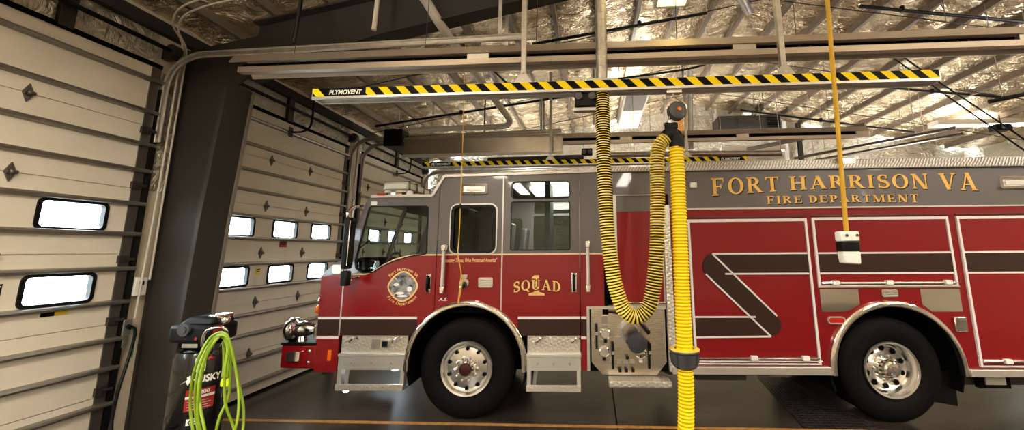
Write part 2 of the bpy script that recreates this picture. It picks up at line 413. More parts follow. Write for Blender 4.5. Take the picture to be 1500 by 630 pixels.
# ceiling: foil faced blanket sagging between the purlins
PS = .59; PX0 = -.49
purl = [PX0+PS*i for i in range(-6, 18) if XW < PX0+PS*i < XR-.1]
nx, ny = 260, 230; vs, fs = [], []
for j in range(ny+1):
    y = YF+(YB-YF)*j/ny
    for i in range(nx+1):
        x = XW-.1+(XR+.2-XW)*i/nx; t = ((x-PX0)/PS) % 1; e = math.sin(math.pi*t)**.6
        z = ceil_z(x)+.03-e*(.05+.05*noise.noise((x*.9, y*.8, 2))+.05*noise.noise((x*2.2, y*3.2, 5))+.028*noise.noise((x*4, y*9, 9)))
        vs.append((x, y, z))
for j in range(ny):
    for i in range(nx): a = j*(nx+1)+i; fs.append((a, a+1, a+nx+2, a+nx+1))
struct(MB().add(vs, fs).build('ceiling', M['foil'], smooth=80))
for x in purl:
    z = ceil_z(x)
    struct(MB().box(x-.026, x+.026, YF, YB, z-.078, z+.03).build('beam_purlin', M['purlin'], smooth=0))
for y in (.5, 2.2, 5.2, 6.9, 8.5):
    struct(MB().tube([(XW, y, ceil_z(XW)-.16), (RIDGE, y+.05, ceil_z(RIDGE)-.16), (XR, y, ceil_z(XR)-.16)], .008, 6).build('beam_strap', M['darksteel']))

# rigid frame: tapered column and rafter between door 1 and door 2
def frame(yc, name):
    c = MB()
    FX = [(-3.93, 0), (-3.85, 2.1), (-3.76, 3.55)]
    c.plate([(-4.38, 0)]+FX+[(-3.60, 3.72), (-3.60, 4.13), (-4.38, 3.98)], [], lambda a, b, t: (a, t, b), yc-.006, yc+.006)
    c.box(-4.385, -4.36, yc-.03, yc+.10, 0, 3.98)
    for (p, q) in zip(FX, FX[1:]):
        c.add([(x+dx, y, z) for (x, z) in (p, q) for dx in (0, .045) for y in (yc-.15, yc+.12)], [(0, 1, 3, 2), (4, 6, 7, 5), (0, 2, 6, 4), (1, 5, 7, 3), (0, 4, 5, 1), (2, 3, 7, 6)])
    o = struct(c.build('column_'+name, M['column'], smooth=0))
    t = MB()
    for (p, q) in zip(FX, FX[1:]):
        t.add([(x+.01+dx, y, z) for (x, z) in (p, q) for dx in (0, .05) for y in (yc+.121, yc+.15)], [(0, 1, 3, 2), (4, 6, 7, 5), (0, 2, 6, 4), (1, 5, 7, 3), (0, 4, 5, 1), (2, 3, 7, 6)])
    tr = t.build('corner_guard', M['columntrim'], o, smooth=0)
    r = MB()
    lo = lambda x: 3.64+(x+3.60)*.30 if x < -2.2 else 4.06+(x+2.2)*.215
    hi = lambda x: ceil_z(x)-.165
    for xs in ([-3.60, -2.2, -.5, RIDGE], [2*RIDGE+3.60, 6.6, 4.6, RIDGE]):
        mir = xs[0] > 0
        L = [(x, lo(x if not mir else 2*RIDGE-x)) for x in xs]; H = [(x, hi(x)) for x in xs]
        r.plate(L+H[::-1], [], lambda a, b, t: (a, t, b), yc-.006, yc+.006)
        for P in (L, H):
            for p, q in zip(P, P[1:]):
                s = -.02 if P is L else .0
                r.add([(x, y, z+s+d) for (x, z) in (p, q) for d in (0, .02) for y in (yc-.09, yc+.09)], [(0, 1, 3, 2), (4, 6, 7, 5), (0, 2, 6, 4), (1, 5, 7, 3), (0, 4, 5, 1), (2, 3, 7, 6)])
    struct(r.build('beam_rafter_'+name, M['column'], smooth=0))
frame(3.60, 'near')

# ------------------------------------------------------------------ sectional overhead doors
ZS = [0.02, .55, 1.17, 1.80, 2.42, 3.05, 3.67]
STR = [.16, .47, .78, 1.03, 1.36, 1.665, 1.985, 2.275, 2.60, 2.86, 3.19, 3.52]
def overhead_door(n, y0, y1, wins, hx, caution=False):
    root = struct(empty('door_%d' % n, (XW, (y0+y1)/2, 0))); Y = (y0+y1)/2; X0 = 0
    def L(mb, name, m, par=root, **kw): return mb.build(name, m, par, **kw)
    for i, (a, b) in enumerate(zip(ZS, ZS[1:])):
        holes = []
        row = {2: (1.40, 1.625), 3: (2.015, 2.24)}.get(i)
        if row: holes = [rrect(c-.205-Y, c+.205-Y, row[0], row[1], .035) for c in wins]
        s = MB().plate([(y0-Y, a+.003), (y1-Y, a+.003), (y1-Y, b-.003), (y0-Y, b-.003)], holes, fyz, X0-.03, X0)
        s.box(X0-.025, X0-.02, y0-Y, y1-Y, b-.003, b+.003)
        sec = L(s, 'section', M['tan'], smooth=0)
        if row:
            for c in wins:
                fr = L(MB().plate(rrect(c-.225-Y, c+.225-Y, row[0]-.02, row[1]+.02, .05), [rrect(c-.197-Y, c+.197-Y, row[0]+.007, row[1]-.007, .03)], fyz, X0-.034, X0+.010), 'window_frame', M['black'], smooth=0)
                L(MB().box(X0-.02, X0-.016, c-.2-Y, c+.2-Y, row[0]+.004, row[1]-.004), 'pane', DOORGLASS, fr, smooth=0)
    for z in STR:
        L(MB().plate([(0, -.024), (.04, -.016), (.045, 0), (.04, .016), (0, .024)], [], lambda a, b, t: (X0+a, t, z+b), y0+.0-Y, y1+.045-Y), 'strut', M['strut'], smooth=30)
    for y in (y0, y1):
        s = -1 if y == y0 else 1
        L(MB().box(X0-.002, X0+.012, min(y-Y, y-Y-s*.075), max(y-Y, y-Y-s*.075), .03, 3.66), 'end_stile', M['hinge'], smooth=0)
        tr = MB().box(X0-.01, X0+.028, min(y+s*.012, y+s*.05)-Y, max(y+s*.012, y+s*.05)-Y, 0.0, 3.45)
        L(tr, 'vertical_track', M['pipeblack'], smooth=0)
        ct = [(X0+.045, y+s*.03-Y, 2.9)]+[(X0+.045+.36*(1-math.cos(R(a))), y+s*.03-Y, 3.47+.36*math.sin(R(a))) for a in range(0, 91, 10)]+[(X0+.41+3.45, y+s*.03-Y, 3.90)]
        g = MB()
        for dz in (-.026, .026):
            off = [(p[0]-(dz if i < 2 else dz*math.cos(R(min(90, (i-1)*10)))), p[1], p[2]+(0 if i < 2 else dz*math.sin(R(min(90, (i-1)*10))))) for i, p in enumerate(ct)]
            g.tube(off, .013, 8)
        for p, q in zip(ct, ct[1:]): g.bar(p, q, .006, .05, upv=(0, 0, 1) if abs(q[2]-p[2]) < abs(q[0]-p[0]) else (1, 0, 0))
        L(g, 'horizontal_track', M['steel'])
        hang = MB().bar((X0+3.5, y+s*.03-Y, 3.89), (X0+3.5, y+s*.03-Y, ceil_z(XW+3.5)-.1), .035, .008)
        L(hang, 'track_hanger', M['steel'], smooth=0)
    for z in (.53, 1.17, 1.80, 2.42, 3.05):
        for c in hx:
            h = MB().prism([(X0+.001, c-.032-Y, z), (X0+.001, c-Y, z+.075), (X0+.001, c+.032-Y, z), (X0+.001, c-Y, z-.075)], (.012, 0, 0))
            h.cyl((X0+.02, c-.028-Y, z), (X0+.02, c+.028-Y, z), .016, 10).ball((X0+.02, c-Y, z), .024, n=10)
            L(h, 'hinge', M['hinge'])
    for z in (.6, 1.2, 1.75, 2.45, 3.0):
        L(MB().box(X0+.005, X0+.03, y1-.09-Y, y1-.01-Y, z-.035, z+.035).cyl((X0+.03, y1-.05-Y, z), (X0+.03, y1+.02-Y, z), .015, 10), 'roller_bracket', M['darksteel'])
    # torsion shaft over the head, top seal
    L(MB().cyl((X0+.09, y0-.03-Y, 3.86), (X0+.09, y1+.03-Y, 3.86), .022, 12), 'torsion_shaft', M['pipeblack'])
    L(MB().cyl((X0+.09, y1-.02-Y, 3.86), (X0+.09, y1+.045-Y, 3.86), .07, 18).box(X0-.02, X0+.1, y1+.0-Y, y1+.06-Y, 3.78, 3.92), 'cable_drum', M['darksteel'])
    L(MB().box(X0-.005, X0+.02, y0-Y, y1-Y, 3.66, 3.70), 'top_seal', M['flat'], smooth=0)
    L(MB().box(X0-.045, X0+.012, y0-Y, y1-Y, .0, .03), 'bottom_seal', M['flat'], smooth=0)
    return root
overhead_door(1, *DOORS[0], (.77, 1.50, 2.23, 2.955), (.55+.12, 1.15, 1.85, 2.555))
overhead_door(2, *DOORS[1], (4.46, 5.18, 5.895), (4.10, 4.815, 5.53))
overhead_door(3, *DOORS[2], (7.4, 8.1, 8.8), (7.05, 7.75, 8.45))
# opener arms: bent black conduit dropping to a bracket on the doors
def opener_arm(y, z, lab, x2, zt):
    r = empty('door_opener_arm', (XW, y, z))
    p = spline([(0.05, 0, 0), (.22, 0, .0), (.33, 0, .06), (.36, 0, .2), (.36, 0, zt-z)], .03)
    MB().tube(p, .014, 8).build('arm', M['pipeblack'], r)
    MB().box(.052, .062, -.035, .035, -.07, .07).build('bracket', M['darksteel'], r, smooth=0)
    tag(r, lab, 'door opener arm', 'bent opener arms')
opener_arm(5.02, 3.52, 'bent black opener arm on the tan door behind the fire engine nose', 0, 4.1)
opener_arm(8.0, 3.52, 'bent black opener arm on the farthest tan door, above the light bar', 0, 4.1)
opener_arm(2.24, 3.75, 'bent black opener arm at the top left corner, on the nearest tan door', 0, 4.2)

# stickers on doors
def sticker(y, z, wy, hz, m, lab, second=None, lines=0):
    mb = MB().box(0, .003, -wy/2, wy/2, -hz/2, hz/2)
    mats = [m, second or M['labelblack']]
    if lines == -1: mb.box(.0031, .0035, -wy/2, -.0, -hz/2, hz/2, 1)
    for i in range(max(0, lines)): mb.box(.0031, .0036, -wy*.38, wy*(.38-.1*(i % 2)), hz*(.28-.28*i)-.006, hz*(.28-.28*i)+.006, 1)
    o = mb.build('door_sticker', mats, smooth=0); o.location = (XW+.001, y, z); tag(o, lab, 'sticker'); return o
sticker(2.955, 1.325, .16, .04, M['stickeryellow'], 'yellow and black caution strip under the lower window of the nearest door', M['labelblack'], -1)
sticker(5.17, 1.92, .13, .09, M['stickerred'], 'small red sign between the two window rows of the middle door', M['labelblack'], 2)
sticker(4.815, 1.56, .07, .09, M['stickeryellow'], 'small yellow sign between two lower windows of the middle door', M['labelblack'], 2)
sticker(2.62, 1.54, .05, .09, M['labelblack'], 'small framed black label at the left edge of the nearest door', M['letterwhite'], 2)

# jamb fittings
def run(name, pts, r, m, lab, cat, group=None, ds=.03, n=8):
    o = MB().tube(spline(pts, ds), r, n).build(name, m); tag(o, lab, cat, group); return o
run('conduit', [(XW+.06, 3.475, 1.20), (XW+.085, 3.475, 2.5), (XW+.085, 3.475, 3.7), (XW+.10, 3.46, 3.98), (XW+.22, 3.25, 4.10), (XW+.6, 3.1, 4.2), (XW+1.6, 3.1, 4.40)], .0085, M['pvc'], 'left one of two thin conduits climbing the jamb beside the gray column', 'conduit', 'jamb conduits')
run('conduit', [(XW+.085, 3.525, 1.55), (XW+.085, 3.525, 2.5), (XW+.085, 3.525, 3.7), (XW+.10, 3.50, 3.95), (XW+.24, 3.29, 4.06), (XW+.6, 3.15, 4.16), (XW+1.6, 3.15, 4.36)], .0085, M['pvc'], 'right one of two thin conduits climbing the jamb beside the gray column', 'conduit', 'jamb conduits')
r = empty('door_control_box', (XW, 3.50, 1.49))
MB().box(-.018, .04, -.05, .05, -.085, .085).build('box', M['letterwhite'], r, bevel=.006)
MB().box(.04, .046, -.018, .018, .01, .05).build('button', M['black'], r, smooth=0)
tag(r, 'small white door control box with black button on the tan jamb', 'control box')
r = empty('outlet_box', (XW, 3.45, 1.13))
MB().box(-.018, .035, -.035, .035, -.08, .06).build('box', M['steel'], r, bevel=.004)
MB().box(.0, .03, -.02, .03, -.19, -.1).build('lower_box', M['steel'], r, bevel=.004)
MB().cyl((.035, 0, .0), (.07, 0, -.01), .02, 10).build('plug', M['black'], r)
tag(r, 'gray metal outlet box with black plug low on the tan jamb', 'outlet')
run('power_cord', [(XW+.06, 3.46, 1.12), (XW+.13, 3.44, 1.10), (XW+.22, 3.36, .95), (XW+.36, 3.2, .62), (XW+.62, 3.0, .42), (XW+.95, 2.85, .40), (XW+1.22, 2.84, .46)], .012, M['black'], 'black power cord running from the jamb outlet to the air compressor', 'cord')
run('ground_wire', [(XW+.05, 3.47, 1.13), (XW+.10, 3.46, 1.05), (XW+.15, 3.43, .95), (XW+.16, 3.42, .86)], .006, M['greencap'], 'short thin green wire hanging beside the black power cord', 'wire')
# pipes on the pier between the middle and the farthest door
for y, r_, m, lab in ((6.50, .03, 'pvc', 'pale vertical pipe left on the pier between the two far doors'), (6.62, .022, 'steel', 'gray vertical conduit right on the pier between the two far doors')):
    run('conduit', [(XW+.03, y, 0), (XW+.03, y, 2), (XW+.03, y, 3.95)], r_, M[m], lab, 'conduit', ds=.3)
r = MB().box(XW, XW+.06, 6.52, 6.62, 2.75, 3.05).box(XW+.06, XW+.064, 6.535, 6.605, 2.77, 3.03).build('panel_box', M['steel'], smooth=0)
tag(r, 'narrow gray electrical box high on the pier between the two far doors', 'electrical box')

# ------------------------------------------------------------------ fire engine (local frame: x along the side to the rear, y into the engine, z up)
TB = R(.96); D0 = 4.30
truck = empty('fire_engine', (-math.sin(TB)*D0, math.cos(TB)*D0, 0), TB)
tag(truck, 'long red and gray fire engine with gold lettering, parked across the bay', 'fire engine')
W = 1.85
def F(a, b, t): return (a, t, b)
def T(mb, name, m, par=None, **kw): return mb.build(name, m, par or truck, **kw)
def pl(outer, holes=(), t0=0, t1=.03, mb=None): return (mb or MB()).plate(outer, holes, F, t0, t1)
A1 = (-1.34, .585, .655); A2 = (3.21, .555, .672)
def arcpts(A, u0, v0, u1, v1, n=20):
    a0 = math.degrees(math.atan2(v0-A[1], u0-A[0])); a1 = math.degrees(math.atan2(v1-A[1], u1-A[0]))
    return arc(A[0], A[1], A[2], a0, a1, n)
def on_arc_u(A, v, s): return A[0]+s*math.sqrt(A[2]**2-(v-A[1])**2)
def on_arc_v(A, u): return A[1]+math.sqrt(A[2]**2-(u-A[0])**2)
CR = 1.765      # cream line
WS = .885       # bottom of the cab doors
GAP = .004
# --- cab core: floor, back wall, roof, front, far side
def strip(mb, prof, w0, w1, th=.03):
    for p, q in zip(prof, prof[1:]):
        d = Vector((q[0]-p[0], q[1]-p[1])).normalized(); n = Vector((-d.y, d.x))*-th
        mb.hexa([(p[0], w0, p[1]), (q[0], w0, q[1]), (q[0], w1, q[1]), (p[0], w1, p[1]), (p[0]+n.x, w0, p[1]+n.y), (q[0]+n.x, w0, q[1]+n.y), (q[0]+n.x, w1, q[1]+n.y), (p[0]+n.x, w1, p[1]+n.y)])
    return mb
core = MB()
aL, aR = on_arc_u(A1, .6, -1), on_arc_u(A1, .6, 1)
pl([(-3.0, .53), (-2.0, .53)]+arcpts(A1, aL, .6, aR, .6)+[(-.65, .53), (.22, .53), (.22, 1.12), (-3.0, 1.12)], t0=.06, t1=.42, mb=core)
pl([(-3.0, .62), (.22, .62), (.22, 1.14), (-3.0, 1.14)], t0=.42, t1=W-.05, mb=core)
core.box(.16, .22, .03, W-.03, 1.1, 2.68)
T(core, 'chassis_core', M['flat'], smooth=0)
roof = strip(MB(), [(-2.585, 2.38), (-2.56, 2.43), (-2.5, 2.455), (-1.79, 2.455), (-1.66, 2.69), (.25, 2.725)], 0.0, W)
T(roof, 'cab_roof', M['gray'], bevel=.012, smooth=30)
nose = strip(MB(), [(-3.03, .5), (-3.04, 1.545)], .02, W)
T(nose, 'cab_nose', M['red'], smooth=0)
T(strip(MB(), [(-3.04, 1.545), (-2.90, 1.68), (-2.79, 1.72)], .02, W), 'cowl', M['gray'], smooth=0)
for a, b in ((0.0, .07), (W/2-.03, W/2+.03), (W-.07, W)): T(strip(MB(), [(-2.79, 1.72), (-2.70, 2.03), (-2.585, 2.38)], a, b), 'windshield_pillar', M['gray'], smooth=0)
T(strip(MB(), [(-2.785, 1.725), (-2.698, 2.03), (-2.588, 2.375)], .06, W-.06, .008), 'windshield', GLASS, smooth=0)
T(MB().tube([(-2.80, .12, 1.76), (-2.70, .55, 2.06)], .008, 6).tube([(-2.80, 1.2, 1.76), (-2.70, .8, 2.06)], .008, 6), 'wiper', M['black'])
WIN1 = [(-2.545, 2.30), (-2.52, 2.325), (-1.865, 2.325), (-1.845, 2.305), (-1.835, 1.79), (-1.85, 1.772), (-2.03, 1.748), (-2.20, 1.70), (-2.34, 1.64), (-2.44, 1.572), (-2.56, 1.565), (-2.645, 1.62), (-2.66, 1.70)]
WIN2 = rrect(-1.555, -1.052, 1.79, 2.322, .06)
WIN3 = rrect(-.868, -.197, 2.40, 2.596, .045)
WIN4 = rrect(-.87, -.196, 1.808, 2.36, .02)
far_out = [(-3.03, 1.1), (-3.04, 1.545), (-2.90, 1.68), (-2.79, 1.72), (-2.70, 2.03), (-2.56, 2.43), (-2.5, 2.455), (-1.79, 2.455), (-1.66, 2.69), (.2, 2.72), (.2, 1.1)]
fs_ = T(pl(far_out, [WIN1, WIN2, WIN3, WIN4], W-.04, W), 'far_side', M['gray'], smooth=0)
T(pl(WIN1, t0=W-.025, t1=W-.02), 'pane', GLASS, fs_, smooth=0)
for wdw in (WIN2, WIN3, WIN4): T(pl(wdw, t0=W-.025, t1=W-.02), 'pane', TINT, fs_, smooth=0)

# --- near side: front corner, two doors, two fixed panels
def seam(u, v0, v1, m='silver', wd=.014, par=None): return T(MB().box(u-wd/2, u+wd/2, -.006, .004, v0, v1), 'seam_trim', M[m], par, smooth=0)
fc = T(pl([(-3.03, .50), (-2.775, .50), (-2.775, 1.545), (-3.04, 1.545)]), 'front_corner', M['red'], smooth=0)
T(pl([(-3.04, 1.547), (-2.775, 1.547), (-2.775, 1.73), (-2.79, 1.72), (-2.90, 1.68)]), 'upper_corner', M['gray'], fc, smooth=0)
T(MB().box(-2.885, -2.845, -.006, .002, .62, .73), 'side_marker', M['amber'], fc, smooth=0)
T(pl(rrect(-2.92, -2.78, 1.56, 1.66, .02), t0=-.006, t1=.0), 'corner_lens', M['clear'], fc, smooth=0)
seam(-2.775, WS, 1.77)

uL = on_arc_u(A1, WS, -1)
cream_path = [(-2.77, 1.548), (-2.53, 1.552), (-2.44, 1.58), (-2.34, 1.645), (-2.19, 1.718), (-2.03, 1.758), (-1.90, CR), (-1.716-GAP, CR)]
fd = T(pl([(-2.77, WS), (uL, WS)]+arcpts(A1, uL, WS, -1.716-GAP, on_arc_v(A1, -1.716-GAP), 8)+cream_path[::-1]), 'front_door', M['red'], smooth=0)
T(pl([(-2.77, 1.548), (-2.77, 1.74), (-2.70, 2.03), (-2.56, 2.43), (-2.5, 2.45), (-1.79, 2.45), (-1.716-GAP, 2.56)]+cream_path[::-1][:-1], [WIN1]), 'door_frame', M['gray'], fd, smooth=0)
T(pl(WIN1, t0=.016, t1=.021), 'pane', GLASS, fd, smooth=0)
def outline(pts, wd, t0, t1, closed=True, z=-.004):
    P = [Vector((p[0], z, p[1])) for p in pts]; mb = MB(); n = len(P)
    for i in range(n if closed else n-1): mb.bar(P[i], P[(i+1) % n], abs(t1-t0), wd, upv=(0, 1, 0)) if 0 else mb.bar(P[i], P[(i+1) % n], wd, abs(t1-t0), upv=(0, 1, 0))
    return mb
T(outline(cream_path, .016, 0, .006, False), 'cream_line', M['cream'], fd, smooth=0)
T(outline(WIN1, .014, 0, .008), 'window_seal', M['black'], fd, smooth=0)
T(MB().box(-2.52, -2.455, -.006, .0, 2.345, 2.385), 'small_marker', M['letterwhite'], fd, smooth=0)
def latch(u, v0, v1, par):
    h = MB().box(u-.03, u+.03, -.008, 0, v0, v1)
    T(h, 'handle_plate', M['chrome'], par, bevel=.006)
    T(MB().tube(spline([(u, -.01, v0+.02), (u, -.04, v0+.05), (u, -.04, v1-.05), (u, -.01, v1-.02)], .01), .016, 8), 'door_handle', M['black'], par)
    for v in (v0+.025, v1-.025): T(MB().ball((u, -.012, v), .026, sc=(1, .6, 1)), 'handle_cap', M['chrome'], par)
latch(-1.795, 1.34, 1.55, fd)
# --- middle panel
mp_low = [(-1.716+GAP, on_arc_v(A1, -1.716+GAP))]+arcpts(A1, -1.716+GAP, on_arc_v(A1, -1.716+GAP), -.966-GAP, on_arc_v(A1, -.966-GAP), 14)[1:]+[(-.966-GAP, CR), (-1.716+GAP, CR)]
mid = T(pl(mp_low), 'middle_panel', M['red'], smooth=0)
T(pl([(-1.716+GAP, CR+.002), (-.966-GAP, CR+.002), (-.966-GAP, 2.70), (-1.66, 2.685), (-1.716+GAP, 2.585)], [WIN2]), 'upper_panel', M['gray'], mid, smooth=0)
T(pl(WIN2, t0=.014, t1=.02), 'pane', TINT, mid, smooth=0)
T(pl(rrect(-1.58, -1.027, 1.765, 2.347, .085), [rrect(-1.545, -1.062, 1.80, 2.312, .055)], -.012, .0), 'window_frame', M['silver'], mid, smooth=0)
T(pl(rrect(-1.565, -1.042, 1.78, 2.332, .075), [rrect(-1.535, -1.072, 1.81, 2.302, .05)], -.016, -.0), 'window_seal', M['black'], mid, smooth=0)
T(MB().box(-1.71, -.97, -.005, .0, CR-.008, CR+.008), 'cream_line', M['cream'], mid, smooth=0)
def scene_lamp(u0, u1, v0, v1):
    o = T(pl(rrect(u0, u1, v0, v1, .02), [rrect(u0+.03, u1-.03, v0+.028, v1-.028, .01)], -.03, 0), 'scene_lamp', M['chrome'], smooth=0, bevel=.005)
    T(pl(rrect(u0+.028, u1-.028, v0+.026, v1-.026, .01), t0=-.016, t1=-.004), 'lamp_lens', M['clear'], o, smooth=0)
    T(MB().box(u0+.06, u1-.06, -.024, -.016, (v0+v1)/2-.022, (v0+v1)/2+.022), 'lamp_tube', M['silver'], o, smooth=0)
scene_lamp(-1.463, -1.147, 2.452, 2.58)
def grab(u, v0, v1):
    o = T(MB().tube([(u, -.07, v0+.02), (u, -.07, v1-.02)], .019, 12), 'grab_rail', M['silver'])
    for v in (v0+.03, v1-.03): T(MB().box(u-.024, u+.024, -.09, 0, v-.04, v+.04), 'rail_bracket', M['chrome'], o, bevel=.008)
grab(-1.612, 1.35, 1.87); grab(.002, 1.36, 1.90)
o = T(MB().cyl((-1.385, 0, 1.45), (-1.385, -.02, 1.45), .055, 20).box(-1.42, -1.35, -.02, 0, 1.50, 1.545), 'shore_power_inlet', M['chrome'], bevel=.004)
T(MB().cyl((-1.385, -.02, 1.44), (-1.385, -.05, 1.42), .03, 14), 'inlet_cover', M['darksteel'], o)
o = T(pl(rrect(-1.225, -1.06, 1.40, 1.51, .02), t0=-.02, t1=0), 'vent_plate', M['chrome'], smooth=0, bevel=.005)
for i in range(4): T(MB().box(-1.21, -1.075, -.027, -.02, 1.415+.023*i, 1.428+.023*i), 'louvre', M['silver'], o, smooth=0)
# small white lettering left of the inlet
mb = MB(); vs, fs = sans('A.S.', .3, .01); put_flat(mb, fit(vs, -1.67, -1.575, 1.255, 1.29), fs, lambda a, b: (a, -.0035, b))
T(mb, 'small_lettering', M['letterwhite'], mid, smooth=0)
# --- rear door
uR = on_arc_u(A1, WS, 1)
rd = T(pl([(uR, WS), (-.087-GAP, WS), (-.087-GAP, CR), (-.966+GAP, CR), (-.966+GAP, on_arc_v(A1, -.966+GAP))]+arcpts(A1, -.966+GAP, on_arc_v(A1, -.966+GAP), uR, WS, 8)[1:-1]), 'rear_door', M['red'], smooth=0)
T(pl([(-.966+GAP, CR+.002), (-.087-GAP, CR+.002), (-.087-GAP, 2.715), (-.966+GAP, 2.70)], [WIN3, WIN4]), 'door_frame', M['gray'], rd, smooth=0)
for wdw in (WIN3, WIN4):
    T(pl(wdw, t0=.014, t1=.02), 'pane', TINT if wdw is WIN3 else GLASS, rd, smooth=0)
    T(outline(wdw, .012, 0, .008), 'window_seal', M['black'], rd, smooth=0)
T(MB().box(-.96, -.09, -.005, .0, CR-.008, CR+.008), 'cream_line', M['cream'], rd, smooth=0)
latch(-.153, 1.345, 1.555, rd)
seam(-.966, 1.15, 2.70)
# --- rear cab panel
rp = T(pl([(-.087+GAP, .53), (-.02, .53), (-.02, 1.19), (.18, 1.19), (.18, CR), (-.087+GAP, CR)]), 'rear_panel', M['red'], smooth=0)
T(pl([(-.087+GAP, CR+.002), (.18, CR+.002), (.18, 2.72), (-.087+GAP, 2.715)]), 'upper_panel', M['gray'], rp, smooth=0)
T(MB().box(-.08, .18, -.005, .0, CR-.008, CR+.008), 'cream_line', M['cream'], rp, smooth=0)
# roof edge moulding along the near side
gut = MB()
for p, q in zip([(-2.52, 2.445), (-1.795, 2.445), (-1.665, 2.675), (.25, 2.712)], [(-1.795, 2.445), (-1.665, 2.675), (.25, 2.712)]): gut.bar((p[0], -.012, p[1]), (q[0], -.012, q[1]), .03, .02, upv=(0, 1, 0))
T(gut, 'roof_gutter', M['silver'], smooth=0)
T(MB().box(-2.45, -2.36, -.028, 0, 2.452, 2.478), 'roof_marker', M['redlens'], bevel=.005)
# --- black waist stripe with white edge
def stripe_run(u0, u1, w0=-.0035):
    T(MB().box(u0, u1, w0, 0, WS, 1.058), 'waist_stripe', M['blackstripe'], smooth=0)
    T(MB().box(u0, u1, w0-.0005, 0, 1.058, 1.086), 'white_line', M['white'], smooth=0)
stripe_run(-3.033, -2.782); T(MB().box(-3.03, -2.782, -.004, 0, .85, .878), 'white_line', M['white'], smooth=0)
stripe_run(-2.768, on_arc_u(A1, .99, -1)-.05)
stripe_run(on_arc_u(A1, .99, 1)+.05, -.092); stripe_run(-.08, -.022)
T(MB().box(-.08, -.022, -.004, 0, .85, .878), 'white_line', M['white'], smooth=0)
# chrome fender trim
def fender(A, v0, r):
    u = [(A[0]-A[2], v0)]+arc(A[0], A[1], A[2], 180, 0, 40)+[(A[0]+A[2], v0)]
    P = [(p[0], 0, p[1]) for p in u]; mb = MB()
    for i, (p, q) in enumerate(zip(P, P[1:])): pass
    c = Vector((A[0], 0, A[1])); vs = []; fs = []
    sec = [(.012, .02), (.02, -.03), (-.005, -.05), (-.035, -.045), (-.045, -.005), (-.045, .02)]
    for i, p in enumerate(P):
        d = (Vector(p)-c); d = Vector((d.x, 0, max(d.z, 0)))
        d.normalize()
        for s in sec: vs.append(Vector(p)+d*s[0]+Vector((0, s[1], 0)))
    n = len(sec)
    for i in range(len(P)-1):
        for j in range(n): fs.append((i*n+j, i*n+(j+1) % n, (i+1)*n+(j+1) % n, (i+1)*n+j))
    fs += [tuple(range(n)), tuple(range((len(P)-1)*n, len(P)*n))]
    return T(mb.add(vs, fs), 'fender_trim', M['chrome'], smooth=60)
fender(A1, .52, .02); fender(A2, .50, .02)
# wheel wells
for A in (A1, A2):
    wl = MB(); pts = arc(A[0], A[1], A[2]-.006, 200, -20, 30)
    for p, q in zip(pts, pts[1:]): wl.hexa([(p[0], .02, p[1]), (q[0], .02, q[1]), (q[0], .62, q[1]), (p[0], .62, p[1]), (p[0]*1.0+(p[0]-A[0])*.03, .02, p[1]+(p[1]-A[1])*.03), (q[0]+(q[0]-A[0])*.03, .02, q[1]+(q[1]-A[1])*.03), (q[0]+(q[0]-A[0])*.03, .62, q[1]+(q[1]-A[1])*.03), (p[0]+(p[0]-A[0])*.03, .62, p[1]+(p[1]-A[1])*.03)])
    wl.prism([(a, .62, b) for a, b in arc(A[0], A[1], A[2]+.012, 200, -20, 30)], (0, .02, 0))
    T(wl, 'wheel_well', M['flat'], smooth=0)

# --- wheels
def wheel(u, v, Rr, w0, rear, far=False):
    s = 1; P = lambda h: h
    rr = .285 if not rear else .282
    prof = [(.05, rr-.01), (.03, rr+.012), (.008, rr+.05), (-.004, rr+.11), (.0, rr+.165), (.015, rr+.205), (.03, Rr-.018), (.05, Rr), (.075, Rr+.002), (.078, Rr-.012), (.088, Rr-.012), (.09, Rr+.002), (.14, Rr+.003), (.143, Rr-.012), (.155, Rr-.012), (.158, Rr+.003), (.21, Rr), (.235, Rr-.018), (.26, rr+.18), (.27, rr+.05), (.22, rr-.01)]
    tyre = T(MB().lathe(prof, (u, w0, v), (0, 1, 0), 72), 'wheel', M['rubber'], smooth=30)
    dp = .135 if rear else .035
    rim = [(.018, rr+.008), (.004, rr), (.010, rr-.018), (.03, rr-.03), (dp-.005, rr-.045), (dp+.008, rr-.07), (dp, rr-.10)]
    rim += [(dp-.006, .15), (dp-.012, .105)] if not rear else [(dp-.01, .16), (dp-.035, .135)]
    rim += [(dp-.03, .09), (dp-.03, 0)]
    T(MB().lathe(rim, (u, w0, v), (0, 1, 0), 64), 'rim', M['rim'], tyre, smooth=35)
    n = 10
    for i in range(n):
        a = 2*math.pi*(i+.5)/n; rh = .205 if not rear else .195
        T(MB().cyl((u+rh*math.cos(a), w0+dp-.012, v+rh*math.sin(a)), (u+rh*math.cos(a), w0+dp+.02, v+rh*math.sin(a)), .019 if not rear else .026, 14), 'hand_hole', M['flat'], tyre)
        a = 2*math.pi*i/n; rl = .118 if not rear else .125
        b = (u+rl*math.cos(a), w0+dp-.005, v+rl*math.sin(a))
        T(MB().cyl(b, (b[0], b[1]-.03, b[2]), .016, 8).ball((b[0], b[1]-.03, b[2]), .016, n=8), 'lug_nut', M['chrome'], tyre)
    if not rear:
        T(MB().lathe([(dp-.03, .085), (-.01, .078), (-.025, .07)], (u, w0, v), (0, 1, 0), 32), 'hub', M['chrome'], tyre)
        T(MB().lathe([(-.018, .062), (-.03, .058), (-.036, .04), (-.036, 0)], (u, w0, v), (0, 1, 0), 28), 'hub_cap', M['hubred'], tyre)
    else:
        T(MB().lathe([(dp-.03, .10), (.03, .092), (.005, .085), (-.008, .07), (-.012, .045), (-.02, .04), (-.022, 0)], (u, w0, v), (0, 1, 0), 32), 'hub', M['chrome'], tyre, smooth=30)
    return tyre
